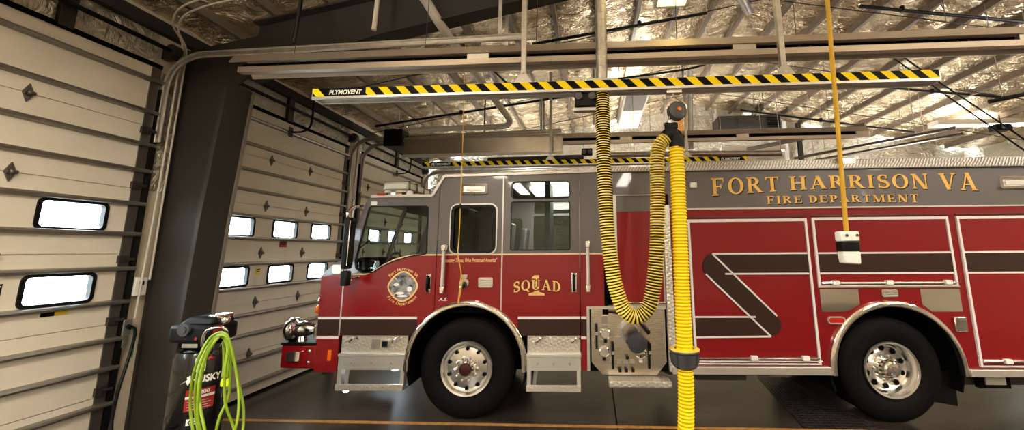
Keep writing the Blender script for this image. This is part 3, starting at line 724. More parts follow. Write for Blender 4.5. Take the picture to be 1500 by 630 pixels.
wheel(-1.345, .528, .525, .035, False)
wheel(3.20, .530, .527, .045, True)
# far wheels and inner rear wheel seen below the chassis
def plain_wheel(u, w0): T(MB().lathe([(0, .1), (0, .28), (-.01, .42), (.02, .50), (.05, .525), (.2, .525), (.23, .5), (.25, .3), (.25, .1)], (u, w0, .527), (0, 1, 0), 48), 'wheel', M['rubber'])
plain_wheel(-1.345, W-.3); plain_wheel(3.2, W-.3); plain_wheel(3.2, .34)
T(MB().cyl((-1.345, .2, .5), (-1.345, W-.2, .5), .07, 14).cyl((3.2, .3, .53), (3.2, W-.3, .53), .09, 14).ball((3.2, W/2, .53), .2, n=18), 'axle', M['flat'])
ch = MB()
for y in (.5, 1.25): ch.box(-3.0, 6.1, y, y+.07, .58, .80)
for u in (-2.4, -.3, 1.5, 2.4, 4.2, 5.4): ch.box(u, u+.1, .5, 1.3, .60, .74)
ch.box(1.2, 1.75, .25, .5, .36, .58).box(1.85, 1.98, .2, .5, .42, .6).box(2.1, 2.2, .3, .6, .40, .62)
T(ch, 'chassis_rail', M['darksteel'], smooth=0)
T(MB().cyl((2.3, .45, .44), (2.9, .62, .42), .06, 14).cyl((2.0, .5, .5), (2.4, .42, .45), .045, 12), 'driveline', M['darksteel'])
T(MB().cyl((.98, .55, .45), (.98, 1.3, .45), .13, 20), 'air_tank', M['darksteel'])
T(MB().cyl((4.6, .6, .5), (5.3, .6, .5), .12, 18), 'air_tank', M['darksteel'])
# mud flaps
T(MB().hexa([(-.66, .03, .24), (-.64, .30, .24), (-.63, .30, .24), (-.65, .03, .24), (-.66, .03, .60), (-.64, .30, .60), (-.63, .30, .60), (-.65, .03, .60)]), 'mud_flap', M['black'], smooth=0)
T(pl([(3.62, .50), (3.90, .50), (3.885, .15), (3.60, .20), (3.58, .34)], t0=.14, t1=.16), 'mud_flap', M['black'], smooth=0)
# --- cab steps
def step(u0, u1, lamp):
    bk = T(MB().box(u0, u1, .012, .03, .69, .882), 'step_riser', M['diamond'], smooth=0)
    T(MB().box(u0-.01, u1+.01, -.03, .10, .665, .70), 'upper_tread', M['alum'], bk, bevel=.006)
    kick = T(MB().box(u0-.005, u1+.005, -.022, -.008, .53, .665), 'step_skirt', M['alum'], bk, bevel=.003)
    for i in range(3): T(MB().cyl((u0+(u1-u0)*(.2+.3*i), -.023, .60), (u0+(u1-u0)*(.2+.3*i), -.03, .60), .014, 12), 'rivet', M['steel'], bk)
    for u in (u0+.005, u1-.04): T(MB().hexa([(u, -.035, .33), (u+.04, -.035, .33), (u+.04, .03, .36), (u, .03, .36), (u, -.022, .66), (u+.04, -.022, .66), (u+.04, .08, .66), (u, .08, .66)]), 'side_plate', M['alum'], bk, smooth=0)
    sl = MB(); 
    for u in (u0+.10, ): sl.bar((u, -.0, .55), (u-.03, .03, .36), .035, .02)
    T(sl, 'brace', M['alum'], bk, smooth=0)
    T(MB().box(u0, u1, -.045, .12, .325, .345).box(u0, u1, -.047, -.035, .33, .392), 'lower_tread', M['diamond'], bk, bevel=.003)
    hd = MB()
    for u in lamp: hd.tube(spline([(u-.03, .01, .80), (u-.01, -.02, .83), (u+.04, -.02, .87), (u+.06, .01, .85)], .01), .012, 8)
    T(hd, 'grip_ring', M['chrome'], bk)
    return bk
bk = step(-2.745, -2.0, (-2.62, -2.14))
T(MB().box(-2.40, -2.31, .0, .013, .74, .85).box(-2.285, -2.20, -.01, .013, .755, .84), 'switch_plate', M['steel'], bk, bevel=.004)
T(MB().box(-2.275, -2.215, -.014, -.01, .77, .825), 'socket', M['black'], bk, smooth=0)
T(MB().cyl((-2.68, .02, .305), (-2.64, .02, .305), .018, 12), 'ground_light', M['led'], bk)
T(MB().cyl((-2.28, .35, .50), (-2.28, .36, .43), .05, 16), 'ground_light', M['led'], bk)
step(-.668, -.09, (-.55, -.16))
# --- front bumper with siren
bp = T(MB().prism([(-3.02, .0, .53), (-3.44, .02, .53), (-3.46, .14, .53), (-3.46, W-.14, .53), (-3.44, W-.02, .53), (-3.02, W, .53)], (0, 0, .25)), 'front_bumper', M['red'], bevel=.02)
T(MB().prism([(-3.02, -.01, .78), (-3.44, .0, .78), (-3.47, .13, .78), (-3.47, W-.13, .78), (-3.44, W, .78), (-3.02, W+.01, .78)], (0, 0, .028)), 'bumper_deck', M['black'], bp, bevel=.008)
o = T(pl(rrect(-3.345, -3.19, .615, .718, .02), t0=-.025, t1=0), 'bumper_lamp', M['chrome'], bp, smooth=0, bevel=.006)
for v in (.60, .72): T(MB().ball((-3.10, -.002, v), .02, n=10, sc=(1, .6, 1)), 'bolt', M['chrome'], bp)
T(MB().box(-3.0, -2.95, .1, W-.1, .44, .6), 'tow_bracket', M['darksteel'], bp, smooth=0)
si = T(MB().lathe([(0, .03), (0, .118), (.02, .128), (.06, .126), (.085, .115), (.10, .085), (.16, .088), (.20, .082), (.25, .068), (.30, .045), (.32, .0)], (-3.42, .10, .935), (1, 0, 0), 32), 'siren', M['chrome'], smooth=35)
T(MB().lathe([(-.004, 0), (-.004, .105), (.006, .11)], (-3.42, .10, .935), (1, 0, 0), 28), 'siren_grille', M['darksteel'], si)
T(MB().cyl((-3.27, .10, .80), (-3.27, .10, .88), .06, 18, r2=.04).cyl((-3.11, .10, .93), (-3.05, .10, .93), .055, 16).cyl((-3.08, .06, .85), (-3.08, .06, .97), .03, 12), 'siren_base', M['chrome'], si)
hl = T(MB().ball((-3.055, .10, 1.24), .075, sc=(.75, 1, .9)), 'corner_headlight', M['chrome'])
T(MB().ball((-3.075, .06, 1.16), .05, sc=(.7, 1, 1)), 'turn_signal', M['amber'], hl)
T(MB().box(-3.07, -3.03, .3, W-.3, .9, 1.45), 'grille', M['chrome'], smooth=0)
# --- mirror
mr = T(MB().box(-2.665, -2.60, -.26, -.14, 1.62, 2.18), 'mirror', M['black'], bevel=.02)
T(MB().tube(spline([(-2.62, 0, 2.33), (-2.66, -.10, 2.31), (-2.665, -.2, 2.24), (-2.665, -.2, 2.15)], .02), .018, 8).tube(spline([(-2.665, -.2, 1.66), (-2.665, -.2, 1.52), (-2.62, -.1, 1.50), (-2.60, 0, 1.52)], .02), .018, 8), 'mirror_arm', M['chrome'], mr)
T(MB().box(-2.67, -2.59, -.24, -.16, 1.44, 1.60), 'lower_mirror', M['black'], mr, bevel=.015)
T(MB().box(-2.603, -2.595, -.25, -.15, 1.66, 2.14), 'mirror_glass', M['chrome'], mr, smooth=0)
# --- light bar and roof fittings
lb = T(MB().box(-2.47, -2.16, .12, W-.12, 2.535, 2.65), 'light_bar', M['clear'], bevel=.03)
T(MB().box(-2.45, -2.18, .14, W-.14, 2.515, 2.54).box(-2.36, -2.28, .22, .34, 2.45, 2.52).box(-2.36, -2.28, W-.34, W-.22, 2.45, 2.52), 'bar_mount', M['chrome'], lb, smooth=0)
for i in range(8): T(MB().box(-2.475, -2.155, .16+i*.2, .18+i*.2, 2.53, 2.655), 'divider', M['darksteel'], lb, smooth=0)
T(MB().cyl((-2.12, .1, 2.455), (-2.12, .1, 2.52), .05, 16, r2=.035), 'roof_beacon', M['letterwhite'])
# --- interior
def seat(u, w):
    o = T(MB().box(u, u+.42, w, w+.34, 1.42, 1.56), 'seat', M['seat'], bevel=.04)
    T(MB().hexa([(u+.36, w+.01, 1.52), (u+.50, w+.01, 1.52), (u+.50, w+.33, 1.52), (u+.36, w+.33, 1.52), (u+.46, w+.03, 2.14), (u+.56, w+.03, 2.14), (u+.56, w+.31, 2.14), (u+.46, w+.31, 2.14)]), 'backrest', M['seat'], o, bevel=.03)
    T(MB().box(u+.05, u+.4, w+.05, w+.3, 1.12, 1.43), 'seat_base', M['flat'], o, smooth=0)
for u, w_ in ((-2.36, .18), (-2.36, W-.55), (-1.45, .16), (-1.45, W-.55), (-.45, .2), (-.45, W-.55)): seat(u, w_)
T(MB().box(-2.95, -2.48, .06, W-.06, 1.12, 1.66).box(-2.72, -2.45, .1, .6, 1.60, 1.74), 'dashboard', M['flat'], bevel=.04)
T(MB().tube([(-2.40+.03*math.sin(a), .36+.17*math.cos(a), 1.66+.13*math.sin(a)) for a in [2*math.pi*i/24 for i in range(24)]], .014, 8, closed=True).tube([(-2.40, .36, 1.66), (-2.55, .36, 1.55)], .025, 8).bar((-2.41, .2, 1.62), (-2.41, .52, 1.62), .03, .015), 'steering_wheel', M['black'])
T(MB().box(-2.3, -.9, .75, 1.1, 1.12, 1.55).box(-1.75, -1.68, .5, W-.3, 1.12, 2.3), 'engine_tunnel', M['flat'], bevel=.03)
T(MB().box(-.5, -.44, .15, .62, 1.12, 2.62), 'partition', M['seat'], smooth=0)
for y in (.3, 1.3):
    T(MB().hexa([(-1.92, y, 1.7), (-1.86, y, 1.7), (-1.86, y+.05, 1.7), (-1.92, y+.05, 1.7), (-1.86, y, 2.43), (-1.78, y, 2.43), (-1.78, y+.05, 2.43), (-1.86, y+.05, 2.43)]), 'cab_post', M['flat'], smooth=0)
T(MB().box(-2.35, -2.0, .5, 1.2, 2.30, 2.40), 'overhead_console', M['flat'], bevel=.02)
T(MB().box(-.75, -.25, .6, 1.2, 2.60, 2.64), 'dome_light', M['lamp'], smooth=0)

# --- body behind the cab
BE = 6.2
bc = MB()
a2L, a2R = on_arc_u(A2, .62, -1), on_arc_u(A2, .62, 1)
pl([(.95, .62), (a2L, .62)]+arcpts(A2, a2L, .62, a2R, .62, 24)+[(BE, .62), (BE, 2.66), (.95, 2.66)], t0=.03, t1=.62, mb=bc)
pl([(.3, .82), (BE, .82), (BE, 2.66), (.3, 2.66)], t0=.64, t1=W, mb=bc)
T(bc, 'body_core', M['red'], smooth=0)
bl = on_arc_u(A2, .565, -1); br = on_arc_u(A2, .565, 1)
T(pl([(.93, .565), (bl, .565)]+arcpts(A2, bl, .565, br, .565, 30)[1:-1]+[(br, .565), (BE, .565), (BE, 2.255), (.93, 2.255)]), 'body_side', M['red'], smooth=0)
T(pl([(.925, 2.258), (BE, 2.258), (BE, 2.69), (.30, 2.70), (.30, 2.43), (.925, 2.43)], t0=-.008, t1=.03), 'body_band', M['gray'], smooth=0)
T(MB().box(.93, BE, -.016, -.008, 2.247, 2.263), 'band_trim', M['silver'], smooth=0)
# treadplate edges on top
te = MB().prism([(.28, -.05, 2.69), (.28, -.05, 2.745), (.28, .10, 2.77), (.28, .10, 2.69)], (BE-.28, 0, 0))
hb = MB().box(.95, BE, .12, .34, 2.70, 2.835)
o1 = T(te, 'top_edge', M['treadbase'], smooth=0); o2 = T(hb, 'hose_bed_edge', M['treadbase'], smooth=0)
tr1, tr2 = MB(), MB()
for i in range(int((BE-.3)/.034)):
    x = .295+i*.034
    tr1.bar((x, -.052, 2.698), (x+.026, -.052, 2.738), .013, .008, upv=(0, 1, 0))
    if x > .97: tr2.bar((x, .118, 2.775), (x+.026, .118, 2.825), .013, .008, upv=(0, 1, 0))
T(tr1, 'raised_tread', M['silver'], o1, smooth=0); T(tr2, 'raised_tread', M['silver'], o2, smooth=0)
T(MB().box(2.9, 3.1, .05, .13, 2.72, 2.84), 'edge_latch', M['stainless'], bevel=.01)
# crosslay compartment
cl = T(pl([(.335, 1.20), (.845, 1.20), (.845, 2.235), (.335, 2.235)], t0=.02, t1=.05), 'crosslay_door', M['red'], smooth=0)
T(pl([(.335, 2.237), (.845, 2.237), (.845, 2.42), (.335, 2.42)], t0=.02, t1=.05), 'upper_panel', M['gray'], cl, smooth=0)
T(pl([(.30, 1.19), (.85, 1.19), (.85, 2.455), (.30, 2.455)], [[(.335, 1.215), (.835, 1.215), (.835, 2.42), (.335, 2.42)]], .0, .04), 'door_frame', M['silver'], cl, smooth=0)
T(MB().tube([(.34, -.03, 1.235), (.84, -.03, 1.235)], .014, 8).box(.38, .43, -.045, .02, 1.22, 1.262).box(.72, .77, -.045, .02, 1.22, 1.262), 'lift_bar', M['chrome'], cl)
T(MB().box(.19, .30, .10, .4, 1.15, 2.7), 'gap_panel', M['flat'], smooth=0)
T(MB().box(.195, .285, .04, .1, 2.15, 2.62), 'side_lamp', M['clear'], bevel=.015)
T(MB().box(.855, .928, -.028, .03, .53, 2.30), 'corner_treadplate', M['diamond'], smooth=0)
o = T(MB().tube([(.975, -.07, 1.42), (.975, -.07, 2.12)], .02, 10), 'grab_rail', M['silver'])
for v in (1.44, 2.1): T(MB().box(.95, 1.0, -.09, 0, v-.04, v+.04), 'rail_bracket', M['chrome'], o, bevel=.008)
T(MB().box(1.17, 1.25, -.04, 0, 2.49, 2.56), 'marker_lamp', M['clear'], bevel=.01)

# --- pump panel
pp = T(pl([(.03, .60), (.15, .47), (.73, .47), (.84, .60), (.84, 1.175), (.03, 1.175)], t0=.055, t1=.07), 'pump_panel', M['stainless'], smooth=0)
T(pl([(-.018, .525), (.012, .525), (.012, 1.165), (.852, 1.165), (.852, 1.195), (-.018, 1.195)], t0=-.008, t1=.08), 'panel_frame', M['silver'], pp, smooth=0)
T(MB().box(-.015, .86, .07, .4, .5, 1.18), 'panel_back', M['flat'], pp, smooth=0)
T(MB().box(.205, .85, -.12, .07, .40, .458), 'panel_step', M['diamond'], pp, bevel=.006)
def PU(z, x): return None
def gauge(u, v, r):
    g = T(MB().lathe([(0, r*1.1), (-.022, r*1.1), (-.028, r*.92), (-.018, r*.85), (-.016, 0)], (u, .055, v), (0, 1, 0), 28), 'gauge', M['chrome'], pp)
    T(MB().cyl((u, .038, v), (u, .034, v), r*.82, 24).box(u-.004, u+.002, .031, .034, v-.01, v+r*.7), 'gauge_face', M['silver'], pp)
    T(MB().box(u-.018, u+.018, .02, .055, v-r*1.75, v-r*1.1), 'bleed_valve', M['black'], pp, bevel=.004)
def pz(x, y): return (-.012+(x-78)/(520-78)*.845, 1.185-(y-125)/(520-125)*.715)     # panel positions
for x, y, r in ((180, 285, .052), (172, 388, .05)): gauge(*pz(x, y), r)
for x, y, wd, hg in ((178, 203, .065, .085), (180, 245, .05, .05), (253, 325, .07, .085), (163, 330, .05, .05), (168, 345, .03, .02)):
    u, v = pz(x, y); T(pl(rrect(u-wd/2, u+wd/2, v-hg/2, v+hg/2, .012), t0=.035, t1=.056), 'indicator', M['chrome'], pp, bevel=.004, smooth=0)
for x, y0, y1 in ((130, 225, 370), (220, 330, 485), (425, 328, 482)):
    (u, v0), (_, v1) = pz(x, y0), pz(x, y1)
    T(MB().box(u-.012, u+.012, .03, .056, v1, v0).cyl((u, .03, v1+(v0-v1)*.55), (u, -.03, v1+(v0-v1)*.75), .009, 8).box(u-.013, u+.013, -.04, -.02, v1+(v0-v1)*.55, v0), 'control_lever', M['black'], pp, bevel=.003)
    T(MB().box(u-.014, u+.014, -.043, -.038, v1+(v0-v1)*.60, v1+(v0-v1)*.72), 'lever_label', M['silver'], pp, smooth=0)
u, v = pz(318, 262)
T(MB().lathe([(.0, .115), (-.05, .11), (-.055, .085), (-.09, .08)], (u, .055, v), (0, 1, 0), 28), 'intake_flange', M['steel'], pp, smooth=35)
u2_, v2_ = pz(350, 312)
T(MB().lathe([(0, .06), (-.02, .10), (-.10, .10), (-.115, .09), (-.118, .06), (-.118, 0)], (u2_, -.02, v2_), (-.05, 1, .25), 28), 'intake_cap', M['grayplastic'], pp, smooth=35)
for s in (-1, 1): T(MB().box(u2_+s*.10-.014, u2_+s*.10+.014, -.09, -.06, v2_-.02, v2_+.02), 'cap_lug', M['grayplastic'], pp, bevel=.004)
u, v = pz(385, 225)
T(MB().bar((u-.03, .03, v+.05), (u+.06, -.03, v-.07), .03, .03).ball((u+.065, -.035, v-.075), .024).cyl((u-.03, .055, v+.03), (u-.03, 0, v+.03), .03, 14), 'valve_handle', M['black'], pp, bevel=0)
u, v = pz(378, 392)
T(MB().lathe([(0, .062), (-.02, .062), (-.03, .045), (-.05, .045), (-.055, 0)], (u, .055, v), (0, 1, 0), 24).box(u-.05, u+.05, -.005, .005, v-.006, v+.006), 'discharge_cap', M['chrome'], pp, smooth=35)
T(MB().box(u-.018, u+.018, .03, .056, v-.10, v-.075), 'discharge_label', M['letterwhite'], pp, smooth=0)
u, v = pz(225, 160); T(MB().tube(spline([(u-.05, .05, v), (u-.02, .0, v+.01), (u+.04, .0, v), (u+.07, .05, v-.01)], .01), .01, 8), 'pull_handle', M['black'], pp)
for x in (258, 293, 330):
    u, v = pz(x, 445); T(MB().box(u-.024, u+.024, .046, .056, v-.02, v+.02), 'label_plate', M['steel'], pp, smooth=0)
    u, v = pz(x, 490); T(MB().cyl((u, .055, v), (u, .01, v), .012, 10).box(u-.016, u+.016, .0, .012, v-.012, v+.024), 'drain_knob', M['black'], pp)
u, v = pz(300, 408); T(MB().cyl((u, .055, v), (u, .0, v-.01), .01, 8).ball((u, -.005, v-.01), .02), 'small_valve', M['black'], pp)
for x in (205, 408): u, v = pz(x, 435); T(MB().box(u-.012, u+.012, .05, .056, v-.03, v+.03), 'label_plate', M['steel'], pp, smooth=0)

# --- compartment doors
def comp(name, u0, u1, v0, v1, bar_v, tabs, skip_bottom=False):
    d = T(MB().box(u0+.03, u1-.03, -.012, .0, v0+.02, v1-.035), name, M['red'], smooth=0)
    T(pl([(u0, v0), (u1, v0), (u1, v1), (u0, v1)], [[(u0+.024, v0+.012), (u1-.024, v0+.012), (u1-.024, v1-.03), (u0+.024, v1-.03)]], -.022, .0), 'door_frame', M['white'], d, smooth=0)
    T(MB().tube([(u0+.03, -.03, bar_v), (u1-.02, -.03, bar_v)], .012, 8), 'lift_bar', M['chrome'], d)
    for u in tabs: T(MB().box(u-.035, u+.035, -.05, -.012, bar_v-.02, bar_v+.026), 'bar_latch', M['letterwhite'], d, bevel=.004)
    T(MB().box(u0, u1, -.02, .0, v1+.018, v1+.028), 'drip_rail', M['darksteel'], d, smooth=0)
    return d
dA = comp('compartment_door', 1.125, 2.432, .60, 2.135, .665, (1.74, 2.27))
dB = comp('compartment_door', 2.49, 3.945, 1.40, 2.142, 1.437, (2.66, 3.22, 3.83))
dC = comp('compartment_door', 4.035, 5.45, .585, 2.142, .64, (4.30, 5.2))
T(MB().box(.93, 1.095, -.012, 0, .60, 2.13), 'narrow_panel', M['red'], smooth=0)
T(MB().box(1.095, 1.108, -.02, 0, .6, 2.13), 'panel_edge', M['white'], smooth=0)
T(MB().box(2.48, 3.96, -.018, 0, 1.385, 1.40), 'sill_trim', M['chrome'], smooth=0)
# sill mouldings
T(MB().box(.88, 2.515, -.05, .04, .505, .585), 'sill_moulding', M['silver'], bevel=.006)
T(MB().box(3.90, BE, -.05, .04, .495, .565), 'sill_moulding', M['silver'], bevel=.006)
T(MB().box(1.125, 2.45, -.02, 0, .628, .638), 'sill_line', M['white'], smooth=0)
# lower boxes behind the rear wheel
ub = T(MB().box(4.0, BE, .15, .5, .36, .50), 'tail_shelf', M['darksteel'], smooth=0)
T(MB().box(4.10, 4.42, .10, .15, .34, .495), 'tow_lamp_panel', M['flat'], ub, smooth=0)
T(MB().box(4.16, 4.36, .085, .10, .38, .47), 'lamp_bezel', M['clear'], ub, smooth=0)
# polished panels around the rear arch
for u0, u1 in ((2.50, 2.905), (3.55, 3.955)):
    ou = [(u0, 1.136), (u1, 1.136), (u1, 1.37), (u0, 1.37)]
    if u0 < 3: ou = [(u0, 1.136), (u1-.14, 1.136), (u1, 1.21), (u1, 1.37), (u0, 1.37)]
    else: ou = [(u0, 1.21), (u0+.09, 1.136), (u1, 1.136), (u1, 1.37), (u0, 1.37)]
    T(pl(ou, t0=-.008, t1=0), 'polished_panel', M['chrome'], smooth=0)
T(MB().box(3.84, 3.965, -.03, 0, .93, 1.085), 'tail_lamp', M['chrome'], bevel=.01)
o = T(pl(rrect(3.14, 3.31, 1.285, 1.365, .02), t0=-.02, t1=0), 'vent_plate', M['chrome'], smooth=0, bevel=.004)
for i in range(3): T(MB().box(3.155, 3.295, -.026, -.02, 1.298+.022*i, 1.309+.022*i), 'louvre', M['silver'], o, smooth=0)
o = T(pl(rrect(2.545, 2.73, 1.01, 1.085, .035), [rrect(2.557, 2.718, 1.022, 1.073, .025)], -.022, 0), 'marker_lamp', M['silver'], smooth=0)
T(pl(rrect(2.556, 2.719, 1.02, 1.075, .025), t0=-.016, t1=0), 'marker_lens', M['redlens'], o, smooth=0)
scene_lamp(4.555, 4.98, 2.44, 2.575)

# --- Z stripe
zs = MB(); t0, t1 = -.0245, -.012
def zpoly(p, mb, a=t0, b=t1): mb.plate(p, [], F, a, b)
def cap(c, r, a0, a1): return arc(c[0], c[1], r, a0, a1, 8)
a0_, a1_, b0_, b1_ = (1.375, 1.755), (2.015, 1.095), (1.29, 1.535), (1.935, .885)
diag = [a0_, a1_, (2.045, 1.04), (2.05, .97), (2.01, .91), b1_, b0_, (1.265, 1.585), (1.268, 1.66), (1.31, 1.73)]
zpoly([(1.33, 1.745), (2.40, 1.745), (2.40, 1.545), (1.50, 1.545), (1.40, 1.70)], zs)
zpoly(diag, zs, t0-.0004)
zpoly([(1.15, .885), (1.935, .885), (1.80, 1.075), (1.15, 1.075)], zs)
T(zs, 'z_stripe', M['blackstripe'], dA, smooth=0)
zw = MB()
def line(p, q, wd=.018, y=-.0262): zw.bar((p[0], y, p[1]), (q[0], y, q[1]), wd, .004, upv=(0, 1, 0))
line(a0_, (2.40, 1.755)); line((1.50, 1.537), (2.40, 1.537)); line(a0_, a1_); line(b0_, b1_)
line((1.15, 1.085), (1.79, 1.085)); line((1.15, .875), b1_)
T(zw, 'stripe_edging', M['white'], dA, smooth=0)
for par, u0, u1 in ((dB, 2.52, 3.92), (dC, 4.06, 5.43)):
    T(MB().box(u0, u1, -.0165, -.012, 1.545, 1.745), 'z_stripe', M['blackstripe'], par, smooth=0)
    T(MB().box(u0, u1, -.018, -.012, 1.745, 1.763).box(u0, u1, -.018, -.012, 1.528, 1.546), 'stripe_edging', M['white'], par, smooth=0)
T(MB().box(.935, 1.09, -.0155, -.012, .885, 1.075), 'waist_stripe', M['blackstripe'], smooth=0)
T(MB().box(.935, 1.09, -.0165, -.012, 1.075, 1.093).box(.935, 1.09, -.0165, -.012, .868, .885), 'white_line', M['white'], smooth=0)

# --- lettering
def bow(u, v, u0, u1, vt, h0, hm):
    t = (u-(u0+u1)/2)/((u1-u0)/2); h = hm+(h0-hm)*min(1, abs(t))**1.5
    return (u, vt-(1-v)*h+.008*0)
def lettered(word, u0, u1, vt, h0, hm, name, gap, slope=0.):
    for k, (mm, du, dv, w_) in enumerate((('labelblack', .008, -.010, -.0095), ('gold', 0, 0, -.0115))):
        mb = MB(); polys = serif_line(word, u0, u1, gap)
        def fn(x, y, w_=w_, du=du, dv=dv):
            a, b = bow(x, y, u0, u1, vt+slope*(x-u0), h0, hm); return (a+du, w_, b+dv)
        put_polys(mb, polys, fn, lambda x, y, fn=fn: (lambda q: (q[0], -.0079, q[2]))(fn(x, y)))
        T(mb, name if k else name+'_shadow', M[mm], smooth=0)
lettered('FORT HARRISON VA', 1.415, 4.325, 2.605, .205, .145, 'department_name', .14, .008)
lettered('FIRE DEPARTMENT', 2.02, 3.675, 2.392, .092, .078, 'department_line', .16)
# 1 SQUAD on the rear door
mb = MB(); one = [[(-.645+x*.24, 1.313+y*.217) for x, y in p] for p in GLY['1'][0]]
put_polys(mb, one, lambda a, b: (a, -.003, b), lambda a, b: (a, 0, b))
T(mb, 'squad_number', M['goldl'], rd, smooth=0)
for mm, d, w_ in (('red', 0, -.0045), ('goldl', 0, -.006)):
    mb = MB(); pol = serif_line('SQUAD', -.83, -.30, .1)
    def fn(x, y, w_=w_, d=d):
        t = (x+.565)/.265; h = .108+.012*abs(t); base = 1.372-.034*t*t
        cx = x+(x+.565)*d*.3; return (cx, w_, base+y*h+(y-.5)*2*d)
    for ox, oz in ([(.013*math.cos(a), .013*math.sin(a)) for a in [k*math.pi/4 for k in range(8)]] if mm == 'red' else [(0, 0)]):
        f2_ = lambda x, y, ox=ox, oz=oz, fn=fn: (fn(x, y)[0]+ox, fn(x, y)[1], fn(x, y)[2]+oz)
        put_polys(mb, pol, f2_, lambda a, b, f2_=f2_: (f2_(a, b)[0], 0, f2_(a, b)[2]))
    T(mb, 'squad_word' if mm != 'red' else 'squad_outline', M[mm], rd, smooth=0)
# motto on the middle panel
mb = MB(); vs, fs = sans('"Protecting Those, Who Protected America"', .28, .012)
put_flat(mb, fit(vs, -1.665, -1.02, 1.665, 1.725), fs, lambda a, b: (a, -.0035, b)); T(mb, 'motto', M['goldl'], mid, smooth=0)
# department emblem on the front door
ec = (-2.088, 1.415)
def maltese(s):
    pts = []
    for i in range(72):
        a = 2*math.pi*i/72; r = .168*s*(1-.085*abs(math.sin(2*a))**4 + .02*math.cos(8*a)); pts.append((ec[0]+r*math.cos(a)*1.02, ec[1]+r*math.sin(a)))
    return pts
em = T(pl(maltese(1.0), t0=-.003, t1=0), 'emblem', M['goldl'], fd, smooth=0)
em2 = mat('emblem_silver', (150, 148, 150), .4, .2, vary=(16, 1, (36, 36, 42)))
T(pl(maltese(.9), t0=-.0042, t1=0), 'emblem_field', em2, fd, smooth=0)
mb = MB()
for a in (45, 135, 225, 315):
    c, s = math.cos(R(a)), math.sin(R(a)); mb.bar((ec[0]+.10*c, -.0045, ec[1]+.10*s), (ec[0]+.15*c, -.0045, ec[1]+.15*s), .009, .002, upv=(0, 1, 0))
T(mb, 'emblem_rays', M['goldl'], fd, smooth=0)
mb = MB()
for (x, y, s1, s2) in ((-.03, -.075, .05, .016), (.0, -.105, .06, .012), (.08, -.03, .03, .03), (-.075, .02, .03, .016)): T(MB().plate([(ec[0]+x+s1*math.cos(t), ec[1]+y+s2*math.sin(t)) for t in [2*math.pi*i/14 for i in range(14)]], [], F, -.005, -.003), 'emblem_figure', M['letterwhite'], fd, smooth=0)
def curved(text, r, mid_a, step_a, h, inward):
    mb = MB(); n = len(text)
    for i, chx in enumerate(text):
        if chx == ' ': continue
        vs, fs = sans(chx, .1, .015); x1 = max(v[0] for v in vs); a = R(mid_a+(i-(n-1)/2)*step_a*(-1 if not inward else 1))
        ux, uz = math.cos(a), math.sin(a); tx, tz = (uz, -ux) if not inward else (-uz, ux); sx = 1 if not inward else -1
        put_flat(mb, vs, fs, lambda x, y: (ec[0]+ux*(r+sx*y*h*1.3)+tx*(x-x1/2)*h*1.3, -.004, ec[1]+uz*(r+sx*y*h*1.3)+tz*(x-x1/2)*h*1.3))
    return mb
T(curved('Fort Harrison VA', .178, 90, 7.0, .036, False), 'emblem_top_text', M['goldl'], fd, smooth=0)
T(curved('Fire Department', .205, 270, 7.6, .036, True), 'emblem_bottom_text', M['goldl'], fd, smooth=0)
# ------------------------------------------------------------------ exhaust rails
def rail(y, x0, x1, z0, z1, hangers, logos, lab, duct_x=None):
    r = empty('exhaust_rail', (0, y, 0)); h = z1-z0
    MB().box(x0, x1, -.05, .05, z0+.012, z1-.004).box(x0, x1, -.062, -.045, z0-.008, z0+.012).box(x0, x1, .045, .062, z0-.008, z0+.012).box(x0, x1, -.012, -.006, z0-.0, z0+.02).build('rail_profile', M['alum'], r, smooth=0)
    MB().box(x0+.001, x1-.001, -.057, -.050, z0+.008, z1).build('hazard_strip', M['hazard'], r, smooth=0)
    for (a, b) in logos:
        p = MB().box(a, b, -.0600, -.057, z0+.008, z1).build('logo_plate', M['labelblack'], r, smooth=0)
        vs, fs = sans('PLYMOVENT', .18, .03); mb = MB()
        put_flat(mb, fit(vs, a+.03, b-.03, z0+.008+h*.22, z1-h*.22), fs, lambda u, v: (u, -.0608, v)); mb.build('logo_lettering', M['letterwhite'], p, smooth=0)
    for x in hangers:
        zc = ceil_z(x)-.155; g = MB().box(x-.022, x+.022, -.022, .022, z1, zc)
        hg = g.build('hanger_post', M['steel'], r, bevel=.004)
        MB().prism([(x-.085, -.035, z1), (x+.085, -.035, z1), (x+.03, -.035, z1+.085), (x-.03, -.035, z1+.085)], (0, .008, 0)).box(x-.085, x+.085, -.045, .045, z1-.002, z1+.008).build('foot_plate', M['steel'], hg, smooth=0)
        MB().cyl((x, -.036, z1+.03), (x, -.045, z1+.03), .01, 8).cyl((x, -.024, z1+.10), (x, -.034, z1+.10), .01, 8).build('bolt', M['chrome'], hg)
    for x in (x0, x1): MB().box(x-.006, x+.006, -.055, .055, z0-.005, z1).build('end_cap', M['alum'], r, smooth=0)
    tag(r, lab, 'exhaust rail', 'striped exhaust rails'); return r
rail(3.0, -2.39, 2.735, 3.105, 3.19, (-.575, 1.575), [(-2.27, -1.92)], 'nearer yellow and black striped exhaust rail with hanging hose, above the fire engine')
rail(6.05, -2.84, 2.46, 3.185, 3.27, (-.69, 1.53), [(-2.70, -2.32), (2.02, 2.38)], 'farther yellow and black striped exhaust rail, just over the fire engine roof')
